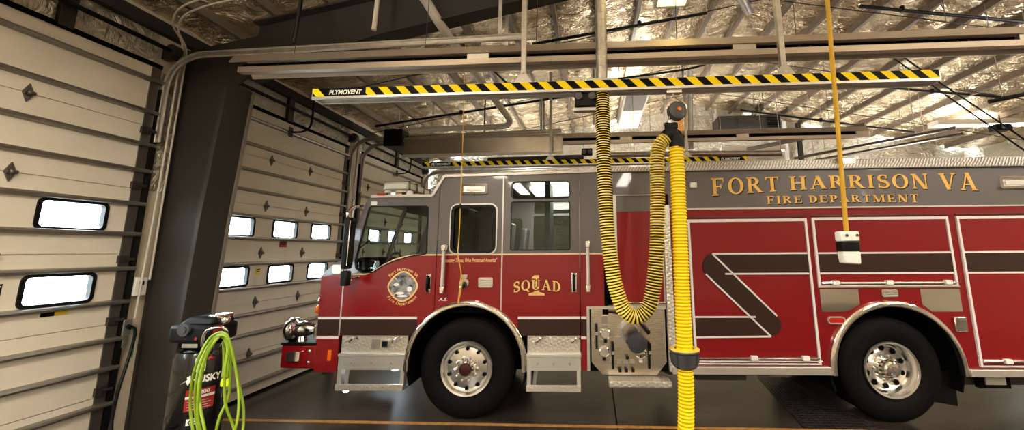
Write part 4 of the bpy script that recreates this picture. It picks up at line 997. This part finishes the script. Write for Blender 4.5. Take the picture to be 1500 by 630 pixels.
# flange on rail under the duct, and the spiral supply duct
r = empty('supply_duct', (.09, 3.0, 3.19)); mb = MB(); zt = ceil_z(.09)-.05-3.19
mb.lathe([(0, .047), (zt, .047)], (0, 0, 0), (0, 0, 1), 24); mb.build('duct', M['steel'], r)
hel = MB(); hel.tube([(.048*math.cos(a), .048*math.sin(a), .02+a*.011) for a in [i*.35 for i in range(int((zt-.04)/.011/.35))]], .0022, 4); hel.build('spiral_seam', M['alum'], r)
MB().box(-.13, .13, -.05, .05, 0, .02).build('duct_flange', M['steel'], r, bevel=.003)
tag(r, 'vertical spiral galvanized duct dropping into the nearer striped rail', 'duct')
# trolley
r = empty('rail_trolley', (-.05, 3.02, 3.05))
MB().box(-.09, .09, -.05, .05, -.075, .05).build('body', M['black'], r, bevel=.012)
for x in (-.055, .055): MB().cyl((x, -.05, .01), (x, -.075, .01), .03, 16).cyl((x, -.075, .01), (x, -.08, .01), .012, 10).build('roller', M['grayplastic'], r)
MB().box(-.10, .09, -.03, .03, -.10, -.075).build('bracket', M['steel'], r, smooth=0)
tag(r, 'black trolley under the nearer striped rail beside the hanging hose', 'trolley')
r = empty('rail_trolley', (-.08, 6.07, 3.40))
MB().box(-.10, .08, -.05, .05, -.05, .06).build('body', M['black'], r, bevel=.012)
for x in (-.055, .04): MB().cyl((x, -.05, .0), (x, -.075, .0), .034, 16).build('roller', M['grayplastic'], r)
tag(r, 'black motor unit on top of the farther striped rail', 'trolley')
# exhaust hose
HX = empty('exhaust_hose', (.65, 2.95, 0))
def ribbed(pts, Rr, name, ma, mb_, pitch=.021, depth=.010):
    P = spline([(p[0]-.65, p[1]-2.95, p[2]) for p in pts], pitch/4); rr = [Rr if (i % 4) in (0, 1) else Rr-depth for i in range(len(P))]
    return MB().tube(P, rr, 20, mfun=lambda i: 0 if (i % 4) in (0, 3) else 1).build(name, [ma, mb_], HX, smooth=25)
def h3(l, y=2.95): return [(x, y if not isinstance(yy, float) else yy, z) for (x, z, yy) in l]
ribbed([(.09, 3.0, 3.11), (.09, 2.98, 2.8), (.09, 2.95, 2.43), (.105, 2.93, 1.99), (.14, 2.92, 1.63), (.178, 2.92, 1.46), (.205, 2.92, 1.385), (.245, 2.92, 1.335), (.30, 2.92, 1.312), (.355, 2.92, 1.335), (.398, 2.92, 1.385), (.425, 2.92, 1.46), (.465, 2.92, 1.70), (.49, 2.93, 1.99), (.505, 2.95, 2.31), (.51, 2.95, 2.50), (.535, 2.95, 2.62), (.60, 2.95, 2.69)], .058, 'loop_hose', M['hosetan'], M['hosedark'])
ribbed([(.665, 2.95, 2.60), (.665, 2.95, 2.3), (.66, 2.95, 1.9), (.655, 2.95, 1.5), (.65, 2.95, 1.06)], .060, 'drop_hose', M['hoseyellow'], M['hoseyellow2'], .024, .007)
ribbed([(.65, 2.95, .97), (.645, 2.95, .75), (.63, 2.95, .5), (.62, 2.96, .25), (.62, 2.97, .12)], .058, 'nozzle_hose', M['hoseyellow'], M['hoseyellow2'], .024, .007)
MB().tube(spline([(-.06, 0, 2.682), (-.035, 0, 2.708), (-.0, 0, 2.702), (.02, 0, 2.66), (.02, 0, 2.595)], .01), .060, 20).build('saddle_elbow', M['black'], HX)
MB().box(-.06, .03, -.04, .04, 2.75, 2.80).cyl((-.05, 0, 2.74), (-.05, 0, 2.81), .02, 10).cyl((.01, 0, 2.74), (.01, 0, 2.81), .02, 10).build('saddle_clamp', M['black'], HX, bevel=.006)
cp = MB().lathe([(1.075, .064), (1.085, .105), (1.07, .108), (1.06, .10), (.975, .092), (.955, .07), (.952, .05)], (0, 0, 0), (0, 0, 1), 32).build('coupling', M['grayplastic'], HX, smooth=30)
for a in range(8):
    c, s = math.cos(a*math.pi/4), math.sin(a*math.pi/4); MB().bar((.094*c, .094*s, .985), (.104*c, .104*s, 1.06), .012, .012).build('coupling_rib', M['grayplastic'], cp, smooth=0)
MB().lathe([(1.08, .107), (1.086, .108), (1.088, .07)], (0, 0, 0), (0, 0, 1), 32).build('coupling_rim', M['hosetan'], cp)
MB().lathe([(.955, .05), (.955, .056), (.935, .056), (.935, .05)], (0, 0, 0), (0, 0, 1), 24).build('hose_clamp', M['chrome'], HX)
MB().lathe([(.13, .06), (.12, .085), (.0, .09), (0, .06)], (-.03, .02, 0), (0, 0, 1), 24).build('nozzle', M['black'], HX)
tag(HX, 'ribbed yellow exhaust hose looping from the striped rail down to the floor', 'hose')
# balancer above the saddle
r = empty('hose_balancer', (.675, 2.99, 3.11))
b = MB().lathe([(-.035, 0), (-.035, .06), (-.025, .078), (.025, .078), (.035, .06), (.035, 0)], (.02, 0, -.19), (.25, -.95, .1), 28).build('reel_case', M['grayplastic'], r, smooth=35)
MB().cyl((.033, -.036, -.185), (.034, -.043, -.184), .016, 14).build('center_bolt', M['amber'], r)
MB().tube(spline([(-.02, 0, -.01), (.0, -.01, -.06), (.03, 0, -.08), (.09, 0, -.13), (.10, 0, -.18)], .01), .008, 8).box(-.06, .06, -.03, .03, -.04, -.008).build('hook', M['stainless'], r)
MB().tube([(-.035, 0, -.20), (-.045, 0, -.27)], .01, 8).box(-.055, -.035, -.01, .01, -.33, -.27).build('cable_hook', M['chrome'], r)
MB().tube([(-.06, 0, -.04), (-.10, 0, -.34)], .003, 5).tube(spline([(.08, 0, -.25), (.05, 0, -.31), (.0, 0, -.35)], .02), .004, 5).build('safety_cable', M['steel'], r)
tag(r, 'round gray spring balancer hanging from the nearer rail above the hose bend', 'balancer')
# pendant on a yellow rope
r = empty('pull_pendant', (1.41, 2.2, 1.89))
MB().tube([(0, 0, 0), (.025, 0, .7), (.052, 0, 1.43), (.09, 0, ceil_z(1.5)-.16-1.89)], .012, 10).build('rope', M['rope'], r)
g = MB().box(-.05, .05, -.03, .03, -.05, .005).build('top_block', M['letterwhite'], r, bevel=.008)
MB().cyl((-.02, -.031, -.018), (-.02, -.034, -.018), .008, 10).cyl((.035, -.031, -.018), (.035, -.034, -.018), .008, 10).build('screw', M['darksteel'], g)
MB().box(-.048, .044, -.034, .034, -.105, -.05).build('grip_band', M['black'], r, bevel=.006)
MB().hexa([(-.042, -.03, -.17), (.042, -.03, -.175), (.042, .03, -.175), (-.042, .03, -.17), (-.047, -.032, -.105), (.045, -.032, -.105), (.045, .032, -.105), (-.047, .032, -.105)]).build('lower_block', M['letterwhite'], r, bevel=.008)
tag(r, 'white and black pull pendant hanging on a yellow rope before the compartments', 'pull pendant')
# thin cord
r = empty('hanging_rope', (-1.44, 4.0, 1.26)); zc = ceil_z(-1.44)-.06-1.26
MB().tube(spline([(-.03, .0, zc), (-.01, 0, 2.6), (0, 0, 1.4), (.0, 0, .72), (-.005, 0, .5), (.035, 0, .33), (.03, 0, .18), (.015, .0, .0), (.04, 0, .13), (.06, 0, .28)], .02), .0055, 6).build('cord', M['ropethin'], r)
MB().cyl((0, 0, 1.0), (0, 0, 1.05), .010, 8).build('cord_sleeve', M['black'], r)
MB().ball((.033, -.004, .17), .013).build('cord_bead', M['letterwhite'], r)
tag(r, 'thin yellow cord hanging in front of the fire engine middle panel', 'cord')

# ------------------------------------------------------------------ radiant heaters
def heater(y, x0, x1, zl, lab, zbox=None, shield=None):
    r = empty('radiant_heater', (0, y, 0))
    sec = [(-.13, zl+.035), (-.115, zl+.03), (-.07, zl+.115), (.07, zl+.115), (.13, zl-.02), (.145, zl-.015), (.08, zl+.125), (-.08, zl+.125)]
    MB().prism([(x0, a, b) for a, b in sec], (x1-x0, 0, 0)).build('reflector', M['heatertan'], r, smooth=0)
    MB().box(x0+.1, x1, -.13, -.115, zl-.075, zl-.022).box(x0+.1, x1, -.115, -.07, zl-.075, zl-.065).build('lower_flange', M['heatertan'], r, smooth=0)
    n = 4; L = (x1-x0-.1)/n
    for i in range(n):
        MB().cyl((x0+.05+i*L, -.0, zl+.035), (x0+.05+(i+1)*L-.03, -.0, zl+.035), .036, 18).build('tube', M['flat'], r)
        MB().box(x0+.05+i*L+L-.14, x0+.05+i*L+L+.06, -.119, -.085, zl-.025, zl+.045).build('tube_coupling', M['steel'], r, smooth=0)
        for f in (.2, .75):
            x = x0+.05+(i+f)*L
            MB().tube([(x-.05, -.12, zl), (x, -.10, zl-.06), (x+.05, -.12, zl)], .0035, 5).build('tube_clip', M['darksteel'], r)
            MB().tube([(x, 0, zl+.12), (x+.02, 0, ceil_z(x)-.1)], .0035, 5).build('hanger_wire', M['darksteel'], r)
    if shield:
        MB().prism([(shield[0], -.15, shield[2]), (shield[0], -.15, shield[3]), (shield[0], -.14, shield[3]), (shield[0], -.14, shield[2]+.02), (shield[0], -.05, shield[2]+.02), (shield[0], -.05, shield[2])], (shield[1]-shield[0], 0, 0)).build('side_shield', M['stainless'], r, smooth=0)
        MB().box(shield[0], shield[1], -.16, -.14, shield[2]-.02, shield[2]+.035).build('shield_lip', M['alum'], r, smooth=0)
    if zbox:
        MB().box(x0-.36, x0-.03, -.12, .12, zbox[0], zbox[1]).build('burner_box', M['black'], r, bevel=.01)
        MB().tube([(x0-.25, 0, zbox[1]), (x0-.33, 0, zbox[1]+.2)], .004, 5).tube([(x0-.1, 0, zbox[1]), (x0-.05, 0, zbox[1]+.3)], .004, 5).build('burner_wire', M['darksteel'], r)
    tag(r, lab, 'radiant heater'); return r
heater(3.28, -3.42, 6.2, 3.555, 'long tan radiant tube heater above the nearer striped rail')
heater(6.3, -3.28, 4.5, 3.66, 'farther radiant heater with deep stainless side and black burner box', (3.62, 3.93), (-3.25, -.5, 3.42, 3.72))

# ------------------------------------------------------------------ lights
def ceiling_light(x0, x1, y0, y1, z, lab, lit=(0, 1), axis='y', grp=None, m='lamp', up_=190):
    r = empty('ceiling_light', ((x0+x1)/2, (y0+y1)/2, z)); X0, X1, Y0, Y1 = x0-(x0+x1)/2, x1-(x0+x1)/2, y0-(y0+y1)/2, y1-(y0+y1)/2
    MB().box(X0, X1, Y0, Y1, .012, .09).build('housing', M['tan'], r, bevel=.008)
    MB().plate([(X0, Y0), (X1, Y0), (X1, Y1), (X0, Y1)], [[(X0+.03, Y0+.03), (X1-.03, Y0+.03), (X1-.03, Y1-.03), (X0+.03, Y1-.03)]], lambda a, b, t: (a, b, t), -.02, .012).build('bezel', M['tan'], r, smooth=0)
    if axis == 'y': MB().box(X0+.032, X1-.032, Y0+.032+(Y1-Y0)*lit[0]*.98, Y0+(Y1-Y0)*lit[1]-.032, -.014, .01).build('diffuser', M[m], r, smooth=0)
    else: MB().box(X0+(X1-X0)*lit[0]+.032, X0+(X1-X0)*lit[1]-.032, Y0+.032, Y1-.032, -.014, .01).build('diffuser', M[m], r, smooth=0)
    if axis == 'y' and lit[0] > 0: MB().box(X0+.032, X1-.032, Y0+.032, Y0+(Y1-Y0)*lit[0], -.014, .01).build('dark_diffuser', M['columntrim'], r, smooth=0)
    if axis == 'x' and lit[0] > 0: MB().box(X0+.032, X0+(X1-X0)*lit[0], Y0+.032, Y1-.032, -.014, .01).build('dark_diffuser', M['letterwhite'], r, smooth=0)
    for sx, sy in ((X0+.05, Y0+.1), (X1-.05, Y1-.1)):
        MB().tube([(sx, sy, .09), (sx, sy, ceil_z(sx+(x0+x1)/2)-.05-z)], .004, 5).build('chain', M['steel'], r)
    ld = bpy.data.lights.new('ceiling_fill', 'AREA'); ld.shape = 'RECTANGLE'; ld.size = (X1-X0)*.9; ld.size_y = (Y1-Y0)*.9; ld.energy = up_*.32; ld.color = (1, .97, .91)  # area light added above the closed housing to brighten the foil ceiling
    lo = bpy.data.objects.new('ceiling_fill', ld); COL.objects.link(lo); lo.parent = r; lo.location = (0, 0, .12); lo.rotation_euler = (math.pi, 0, 0)
    tag(r, lab, 'ceiling light', grp); return r
ceiling_light(.74, 1.12, 1.6, 4.06, 4.6, 'yellow lit ceiling light cut by the top edge of the frame', m='lampdim', up_=75)
ceiling_light(.60, 1.05, 6.0, 8.45, 4.6, 'half lit ceiling light under the foil behind the hose balancer', (.55, 1), m='lampdim', up_=60)
ceiling_light(3.05, 4.55, 8.85, 9.0, 4.12, 'glowing tube light on the far wall right of the farther rail logo', (0, 1), 'x', None, 'tubelamp', 25)
ceiling_light(7.15, 9.2, 7.9, 8.15, 4.34, 'long white light at the far right corner, lit at its right end', (.45, 1), 'x', up_=45)
ceiling_light(.36, .78, 6.75, 7.1, 3.46, 'small glowing light low behind the farther striped rail', (0, 1), 'x', None, 'lampdim', 4)
for (x, y, z, u_) in ((-2.2, .1, 3.7, 260), (1.2, -2.6, 3.9, 380), (4.8, .3, 3.9, 420), (-2.0, -2.8, 3.7, 200), (7.3, 3.4, 3.6, 420), (7.3, .2, 3.8, 200)):  # unseen fixtures added to brighten the truck side, doors and ceiling
    ceiling_light(x-.2, x+.2, y-1.2, y+1.2, z, 'added fill light out of view of the camera', grp='added fill lights out of view', up_=u_)
for (x, y, z, u_) in ((-1.6, 8.3, 3.0, 160), (1.6, 8.6, 3.05, 200), (6.6, 8.3, 3.0, 220)):  # fill lights added out of sight to brighten the far ceiling
    ceiling_light(x-.9, x+.9, y-.15, y+.15, z, 'added fill light hidden behind the fire engine roof', (0, 1), 'x', 'added fill lights of the far bay', m='fillfar', up_=u_*.5)
# ------------------------------------------------------------------ overhead pipes
def pipe(name, pts, r_, m, lab, cat, grp=None, ds=.12, extra=None):
    o = empty(name, pts[0]); b = Vector(pts[0])
    if name == 'spiral_duct' or name == 'sprinkler_pipe':
        for q in (pts[0], pts[-1]):
            p = Vector(q)*.85+Vector(pts[len(pts)//2])*.15; MB().tube([p-b, Vector((p.x, p.y, ceil_z(p.x)-.02))-b], .006, 6).build('hanger_rod', M['steel'], o)
    MB().tube(spline([Vector(p)-b for p in pts], ds) if len(pts) > 2 else [Vector(p)-b for p in pts], r_, 12).build('pipe', m, o)
    for p in (extra or []):
        MB().cyl(Vector(p)-b+Vector((0, 0, -.03)), Vector(p)-b+Vector((0, 0, .05)), .03, 10).build('coupling', m, o)
    tag(o, lab, cat, grp); return o
pipe('sprinkler_pipe', [(-.84, 5.0, 4.74), (1.65, 5.0, 5.12)], .022, M['pipeblack'], 'black sprinkler pipe across the foil behind the spiral duct', 'pipe', None, extra=[(.7, 5, 4.98)])
pipe('sprinkler_pipe', [(3.75, 5.0, 5.13), (5.84, 5.0, 4.80)], .024, M['pipeblack'], 'black sprinkler pipe at the top right above the heater', 'pipe', extra=[(4.3, 5, 5.05)])
pipe('sprinkler_pipe', [(.27, 6.0, 4.62), (1.6, 6.0, 4.78), (2.0, 6.0, 4.9)], .018, M['pipeblack'], 'thin black pipe above the nearer striped rail right of the duct', 'pipe')
pipe('sprinkler_pipe', [(-4.0, 6.5, 4.10), (-1.01, 6.5, 4.50), (.2, 6.5, 4.66)], .022, M['pipeblack'], 'black sprinkler pipe below the striped rail above the far heater', 'pipe', extra=[(-2.4, 6.5, 4.31)])
pipe('sprinkler_pipe', [(4.9, 7.2, 4.98), (6.4, 7.2, 4.77), (8.6, 7.2, 4.50)], .024, M['pipeblack'], 'black sprinkler pipe on the right below the end of the near rail', 'pipe', extra=[(6.5, 7.2, 4.75)])
pipe('sprinkler_pipe', [(3.3, 8.2, 4.86), (5.3, 8.2, 4.52), (6.9, 8.2, 4.26)], .022, M['pipeblack'], 'black pipe with drops above the far heater end', 'pipe', extra=[(5.0, 8.2, 4.57)])
pipe('black_conduit', [(-3.05, 3.0, 4.40), (-2.75, 3.05, 4.36), (-2.73, 3.1, 4.25), (-2.75, 3.1, 3.72)], .018, M['pipeblack'], 'black conduit drop before the dark rafter left', 'conduit', ds=.04)
pipe('black_conduit', [(-1.9, 4.2, 4.62), (-1.55, 5.0, 4.5), (-1.3, 5.6, 4.4)], .016, M['pipeblack'], 'black conduit running back past the rafter', 'conduit')
pipe('black_conduit', [(-1.95, 6.5, 4.68), (-1.95, 6.5, 4.2), (-1.95, 6.5, 3.9)], .014, M['pipeblack'], 'short black drop over the far heater, left of the white pipe', 'conduit', 'black drops')
pipe('white_flue_pipe', [(-1.75, 2.7, 4.42), (-1.66, 3.38, 4.31), (-1.56, 3.7, 4.14), (-1.42, 5.2, 4.0), (-1.36, 5.8, 3.95), (-1.40, 6.05, 3.93), (-1.6, 6.15, 3.91), (-2.6, 6.2, 3.92), (-3.2, 6.2, 3.90)], .05, M['pvc'], 'white flue pipe crossing behind the rafter to the far heater burner', 'pipe', ds=.06)
pipe('white_conduit', [(-2.1, 3.3, 4.50), (-2.12, 3.3, 3.95)], .022, M['pvc'], 'short white vertical pipe in front of the dark rafter', 'pipe')
pipe('spiral_duct', [(.3, 6.62, 3.50), (3.3, 6.62, 3.46)], .055, M['steel'], 'horizontal spiral duct behind the farther striped rail', 'duct')
pipe('spiral_duct', [(-1.9, 6.62, 3.44), (-.16, 6.62, 3.46)], .05, M['darksteel'], 'dark horizontal pipe behind the farther rail, left of the hose', 'duct')
pipe('spiral_duct', [(1.72, 6.3, 4.9), (1.74, 6.5, 4.2), (1.75, 6.62, 3.56)], .05, M['steel'], 'vertical spiral duct dropping behind the hose balancer to the farther rail', 'duct', ds=.1)
pipe('spiral_duct', [(1.95, 4.6, 5.15), (2.3, 5.15, 5.22)], .06, M['steel'], 'short spiral duct end under the foil, top center right', 'duct')
for dx, lab in ((0, 'left'), (.17, 'right')):
    pipe('brace_rod', [(4.56+dx, 6.0, 5.17), (5.42+dx, 6.0, 4.38), (6.64+dx, 6.0, 3.25+dx*.3), (9.56, 6.0, .56+dx)], .012, M['pipeblack'], lab+' one of two thin black rods slanting down at the right', 'rod', 'slanting brace rods', ds=.3)
pipe('sprinkler_pipe', [(5.2, 5.0, 3.69), (6.07, 4.71, 3.81)], .028, M['pipeblack'], 'thick black brace rod slanting up to the right edge above the white light', 'pipe')  # a brace rod, built under the sprinkler pipe name for its hanger rods
def chan(p, q, w_, h_, lab, m='hinge'):
    o = MB().bar(Vector((0, 0, 0)), Vector(q)-Vector(p), w_, h_).bar(Vector((0, .0, h_*.5)), Vector(q)-Vector(p)+Vector((0, 0, h_*.5)), w_*.4, h_*.9).build('metal_channel', M[m], smooth=0); o.location = p; tag(o, lab, 'channel')
    for f in (.15, .8):
        c = Vector(p).lerp(Vector(q), f); MB().tube([c-Vector(p), Vector((c.x, c.y, ceil_z(c.x)-.02))-Vector(p)], .006, 6).build('hanger_rod', M['steel'], o)
chan((4.52, 8.5, 3.80), (6.2, 6.55, 3.82), .07, .035, 'upper long gray channel slanting over the fire engine at the right')
chan((4.95, 8.8, 3.79), (6.6, 6.85, 3.80), .11, .03, 'lower broad gray channel slanting over the fire engine at the right')
chan((3.55, 8.6, 4.05), (5.05, 7.0, 4.05), .12, .05, 'brown channel ending at the far heater tip', 'columntrim')
for x, y, zt, zb, m_ in ((2.86, 9.6, 5.4, 3.6, 'steel'), (4.86, 9.55, 5.0, 3.6, 'letterwhite'), (.0, 9.6, 4.95, 3.2, 'steel'), (1.15, 8.6, 5.1, 3.7, 'steel')):
    pass
for (x, y, z0_, z1_, lab) in ((4.86, 9.5, 3.9, 5.0, 'white vertical drop post on the far wall behind the yellow pendant'), (5.28, 9.62, 2.0, 5.0, 'dark wall column strip on the far foil wall')):
    o = MB().box(-.05, .05, -.04, .04, 0, z1_-z0_).box(-.07, .07, -.045, .045, 0, .05).build('wall_post', M['letterwhite'] if 'white' in lab else M['column'], smooth=0); o.location = (x, y, z0_); tag(o, lab, 'post')
r = empty('unit_heater', (3.85, 9.3, 4.86))
MB().box(-.75, .75, -.25, .25, -.18, .18).build('case', M['darksteel'], r, bevel=.02)
MB().box(-.3, .35, -.27, -.25, -.13, .13).build('front_panel', M['darksteel'], r, smooth=0)
for i in range(6): MB().box(.4, .72, -.27, -.25, -.13+.045*i, -.11+.045*i).build('louvre', M['flat'], r, smooth=0)
tag(r, 'dark unit heater high on the far wall right of the hose balancer', 'unit heater')
o = MB().box(-.16, .16, -.02, .02, -.42, .42).box(-.13, .13, -.026, -.02, -.38, .38).build('wall_panel', M['orange'], smooth=0); o.location = (2.42, 9.66, 4.9); tag(o, 'orange brown panel on the far wall behind the hose balancer', 'panel')
r = empty('camera_box', (8.2, 7.75, 4.17)); MB().box(-.18, .14, -.08, .08, -.06, .07).build('case', M['black'], r, bevel=.015); MB().cyl((-.05, -.08, 0), (-.05, -.12, 0), .04, 14).cyl((.08, -.08, .01), (.08, -.1, .01), .025, 12).tube([(0, 0, .07), (0, 0, .28)], .012, 6).build('knob', M['grayplastic'], r)
tag(r, 'small black device under the white light at the far right', 'device')
r = empty('ceiling_fan_disc', (-1.73, 4.9, 4.82)); MB().lathe([(0, 0), (0, .13), (.02, .16), (.05, .16), (.06, .05)], (0, 0, -.05), (.25, -.35, .9), 28).build('dish', M['letterwhite'], r); MB().box(-.04, .04, -.04, .04, .0, .10).tube([(0, 0, .1), (0, 0, .22)], .02, 8).build('mount', M['black'], r, bevel=.01)
tag(r, 'round white dish under the rafter behind the door track', 'dish')

# floor grate
g = struct(MB().prism([(2.30, 5.86, .001), (2.68, 5.86, .001), (2.84, 4.285, .001), (2.10, 4.285, .001)], (0, 0, .004)).build('floor_grate', mat('grate_steel', (46, 42, 40), .5, .6), smooth=0))
mb = MB()
for i in range(26):
    y = 4.3+i*.06; t = (y-4.285)/1.575; mb.box(2.11+.19*t, 2.83-.15*t, y, y+.014, .004, .012)
for i in range(12):
    f = i/11; mb.bar((2.11+.72*f, 4.29, .009), (2.31+.36*f, 5.85, .009), .012, .007)
mb.build('grate_bars', M['darksteel'], g, smooth=0)

# ------------------------------------------------------------------ air compressor and hose
AC = empty('air_compressor', (-3.22, 3.10, 0), 0)
MB().lathe([(.20, 0), (.20, .10), (.215, .15), (.25, .172), (.97, .172), (1.02, .155), (1.045, .10), (1.05, 0)], (0, 0, 0), (0, 0, 1), 40).build('tank', M['tank'], AC, smooth=40)
mc = MB().box(-.19, .16, -.13, .13, 1.09, 1.235).build('motor_cover', M['black'], AC, bevel=.03)
MB().hexa([(-.15, -.11, 1.225), (.15, -.11, 1.225), (.15, .11, 1.225), (-.15, .11, 1.225), (-.08, -.08, 1.29), (.14, -.08, 1.29), (.14, .08, 1.29), (-.08, .08, 1.29)]).build('cover_top', M['black'], mc, bevel=.02)
MB().cyl((-.04, -.13, 1.20), (-.04, -.15, 1.20), .05, 20).cyl((-.04, -.15, 1.20), (-.04, -.158, 1.20), .03, 16).build('fan_cap', M['grayplastic'], mc)
MB().cyl((.06, -.13, 1.13), (.06, -.136, 1.13), .012, 12).build('reset_button', M['stickerred'], mc)
MB().box(.161, .165, -.10, -.02, 1.15, 1.22).build('cover_label', M['stickerred'], mc, smooth=0)
MB().box(.06, .15, -.06, .08, 1.27, 1.30).ball((.15, 0, 1.25), .04).build('cylinder_head', M['chrome'], mc, bevel=.008)
MB().box(-.12, .12, -.10, .10, 1.045, 1.095).build('saddle_plate', M['flat'], AC, bevel=.004)
MB().box(-.08, .05, -.105, -.10, 1.055, 1.085).build('bracket_plate', M['steel'], AC, smooth=0)
MB().tube(spline([(.12, -.10, 1.02), (.15, -.16, 1.10), (.19, -.18, 1.20), (.30, -.17, 1.225), (.33, -.15, 1.18), (.27, -.12, 1.08), (.16, -.06, 1.0)], .015), .011, 10).build('handle', M['chrome'], AC)
MB().box(.15, .21, -.12, -.05, 1.0, 1.08).cyl((.2, -.1, 1.03), (.26, -.14, 1.03), .018, 10).ball((.18, -.13, 1.04), .024).build('regulator', M['darksteel'], AC, bevel=.005)
MB().ball((.22, -.14, .99), .02).build('red_knob', M['stickerred'], AC)
def wrap(u, v, a0, R_=.1735): a = R(a0)+u/R_; return (R_*math.cos(a), R_*math.sin(a), v)
def wrapped(name, vs, fs, m, a0, R_=.1735):
    mb = MB(); mb.add([wrap(u, v, a0, R_) for u, v in vs], fs); return mb.build(name, m, AC, smooth=0)
def wgrid(u0, u1, v0, v1, n=8):
    vs = [(u0+(u1-u0)*i/n, v) for v in (v0, v1) for i in range(n+1)]; return vs, [(i, i+1, n+2+i, n+1+i) for i in range(n)]
A0 = -42
vs, fs = sans('HUSKY', .0, .035); wrapped('brand_lettering', fit(vs, -.05, .13, .80, .855), fs, M['letterwhite'], A0, .1745)
wrapped('brand_mark', [(-.075, .835), (-.10, .815), (-.125, .80), (-.085, .82), (-.07, .79), (-.056, .82), (-.06, .862), (-.082, .85)], [(0, 1, 2, 3), (0, 3, 4, 5), (0, 5, 6, 7)], M['letterwhite'], A0, .1745)
wrapped('red_label', *wgrid(-.075, .10, .60, .755), M['stickerred'], A0, .1742)
wrapped('label_band', *wgrid(-.075, .10, .69, .708), M['letterwhite'], A0, .1746)
vs, fs = sans('200', 0, .03); wrapped('label_number', fit(vs, .005, .065, .716, .745), fs, M['letterwhite'], A0, .1748)
for i in range(4): wrapped('label_line', *wgrid(-.06, .08-.02*(i % 2), .612+i*.018, .615+i*.018), M['letterwhite'], A0, .1746)
wrapped('white_label', *wgrid(-.045, .02, .885, .99, 6), M['letterwhite'], A0, .1744)
wrapped('small_label', *wgrid(-.05, .02, .50, .545, 6), M['letterwhite'], A0, .1744)
vs, fs = sans('60', 0, .03); wrapped('small_label_number', fit(vs, -.04, .01, .507, .538), fs, M['labelblack'], A0, .1748)
wh = MB()
for y in (-.19, .15): wh.lathe([(0, .02), (0, .09), (.008, .10), (.032, .10), (.04, .09), (.04, .02)], (.14, y, .10), (0, 1, 0), 24)
wh.cyl((.14, -.19, .10), (.14, .19, .10), .012, 8)
for y, nm in ((-.19, 'wheel'), (.15, 'wheel')): MB().lathe([(0, .02), (0, .09), (.008, .10), (.032, .10), (.04, .09), (.04, .02)], (.14, y, .10), (0, 1, 0), 24).build(nm, M['black'], AC)
MB().cyl((.14, -.19, .10), (.14, .19, .10), .012, 8).box(.10, .16, -.12, .12, .09, .22).build('axle', M['darksteel'], AC)
MB().box(-.16, -.08, -.10, .10, 0, .22).build('foot', M['darksteel'], AC, bevel=.01)
tag(AC, 'black upright air compressor standing before the gray column', 'air compressor')
def hp(x, y, d=0.):     # a point of the coil on its upright plane
    v = r3*((x-839)/553)+u3*((280-y)/553)+f2; s = (2.86+d)/v.y; return Vector((v.x*s, 2.86+d, CAMZ+v.z*s))
loops = [
 [(284, 640), (279, 600), (281, 560), (291, 525), (306, 497), (322, 487), (334, 494), (343, 530), (352, 570), (357, 605), (352, 645), (330, 672), (302, 668)],
 [(292, 640), (286, 600), (287, 560), (296, 525), (309, 500), (323, 490), (333, 500), (338, 540), (335, 580), (322, 610), (312, 650), (303, 670)],
 [(300, 655), (290, 610), (291, 565), (299, 528), (311, 502), (324, 491), (336, 500), (346, 545), (350, 590), (344, 630), (325, 665)],
 [(305, 665), (300, 630), (294, 600), (293, 570), (300, 530), (313, 503), (325, 493), (333, 510), (329, 545), (330, 590), (342, 625), (350, 660)]]
r = empty('air_hose', (-3.0, 2.88, .3)); b = Vector((-3.0, 2.88, .3)); mb = MB()
path = []
for i, l in enumerate(loops): path += [hp(x, y, -.02*i+.03*math.sin(k*1.7+i)) for k, (x, y) in enumerate(l)]
mb.tube(spline([p-b for p in path], .02), .0088, 8).build('coiled_hose', M['airhose'], r)
for x in (327, 334):
    MB().tube(spline([hp(x, 500)-b, hp(x+1, 530)-b, hp(x-1, 553)-b], .02), .008, 8).build('hose_end', M['airhose'], r)
    MB().lathe([(0, .010), (.01, .016), (.04, .015), (.055, .009)], hp(x-1, 566)-b, (0, 0, 1), 12).build('hose_ferrule', mat('lime_ferrule', (222, 240, 20), .3), r)
tag(r, 'lime green air hose coiled over the compressor handle', 'air hose')

# outside greenery seen through the door panes
for i, (y, s) in enumerate(((-3.2, .8), (.4, .9), (4.2, .8), (8.0, .9), (11.8, .8))):
    o = empty('hedge_shrub', (XW-11, y, 0)); mb = MB()
    for k in range(26):
        c = (random.uniform(-.7, .7)*s, random.uniform(-1, 1)*s, s*random.uniform(.2, 1.5)); rad = random.uniform(.3, .6)*s*.6; mb.ball(c, rad, n=10, sc=(1, 1, .8))
    mb.v = [tuple(Vector(v)*(1+.16*noise.noise((v[0]*3, v[1]*3, v[2]*3)))) for v in mb.v]
    mb.build('foliage', M['hedge'], o); MB().cyl((0, 0, 0), (0, 0, s*.7), .08*s, 8).build('stem', M['column'], o)
    tag(o, 'green shrub outside beyond the door panes', 'shrub', 'shrubs outside')

# ------------------------------------------------------------------ render look
vs_ = scn.view_settings
scn.display_settings.display_device = 'sRGB'
vs_.view_transform = 'Standard'; vs_.look = 'None'; vs_.gamma = 1; vs_.use_curve_mapping = False
vs_.exposure = 1.04
scn.cycles.use_denoising = True
scn.cycles.max_bounces = 8
scn.cycles.sample_clamp_indirect = 6
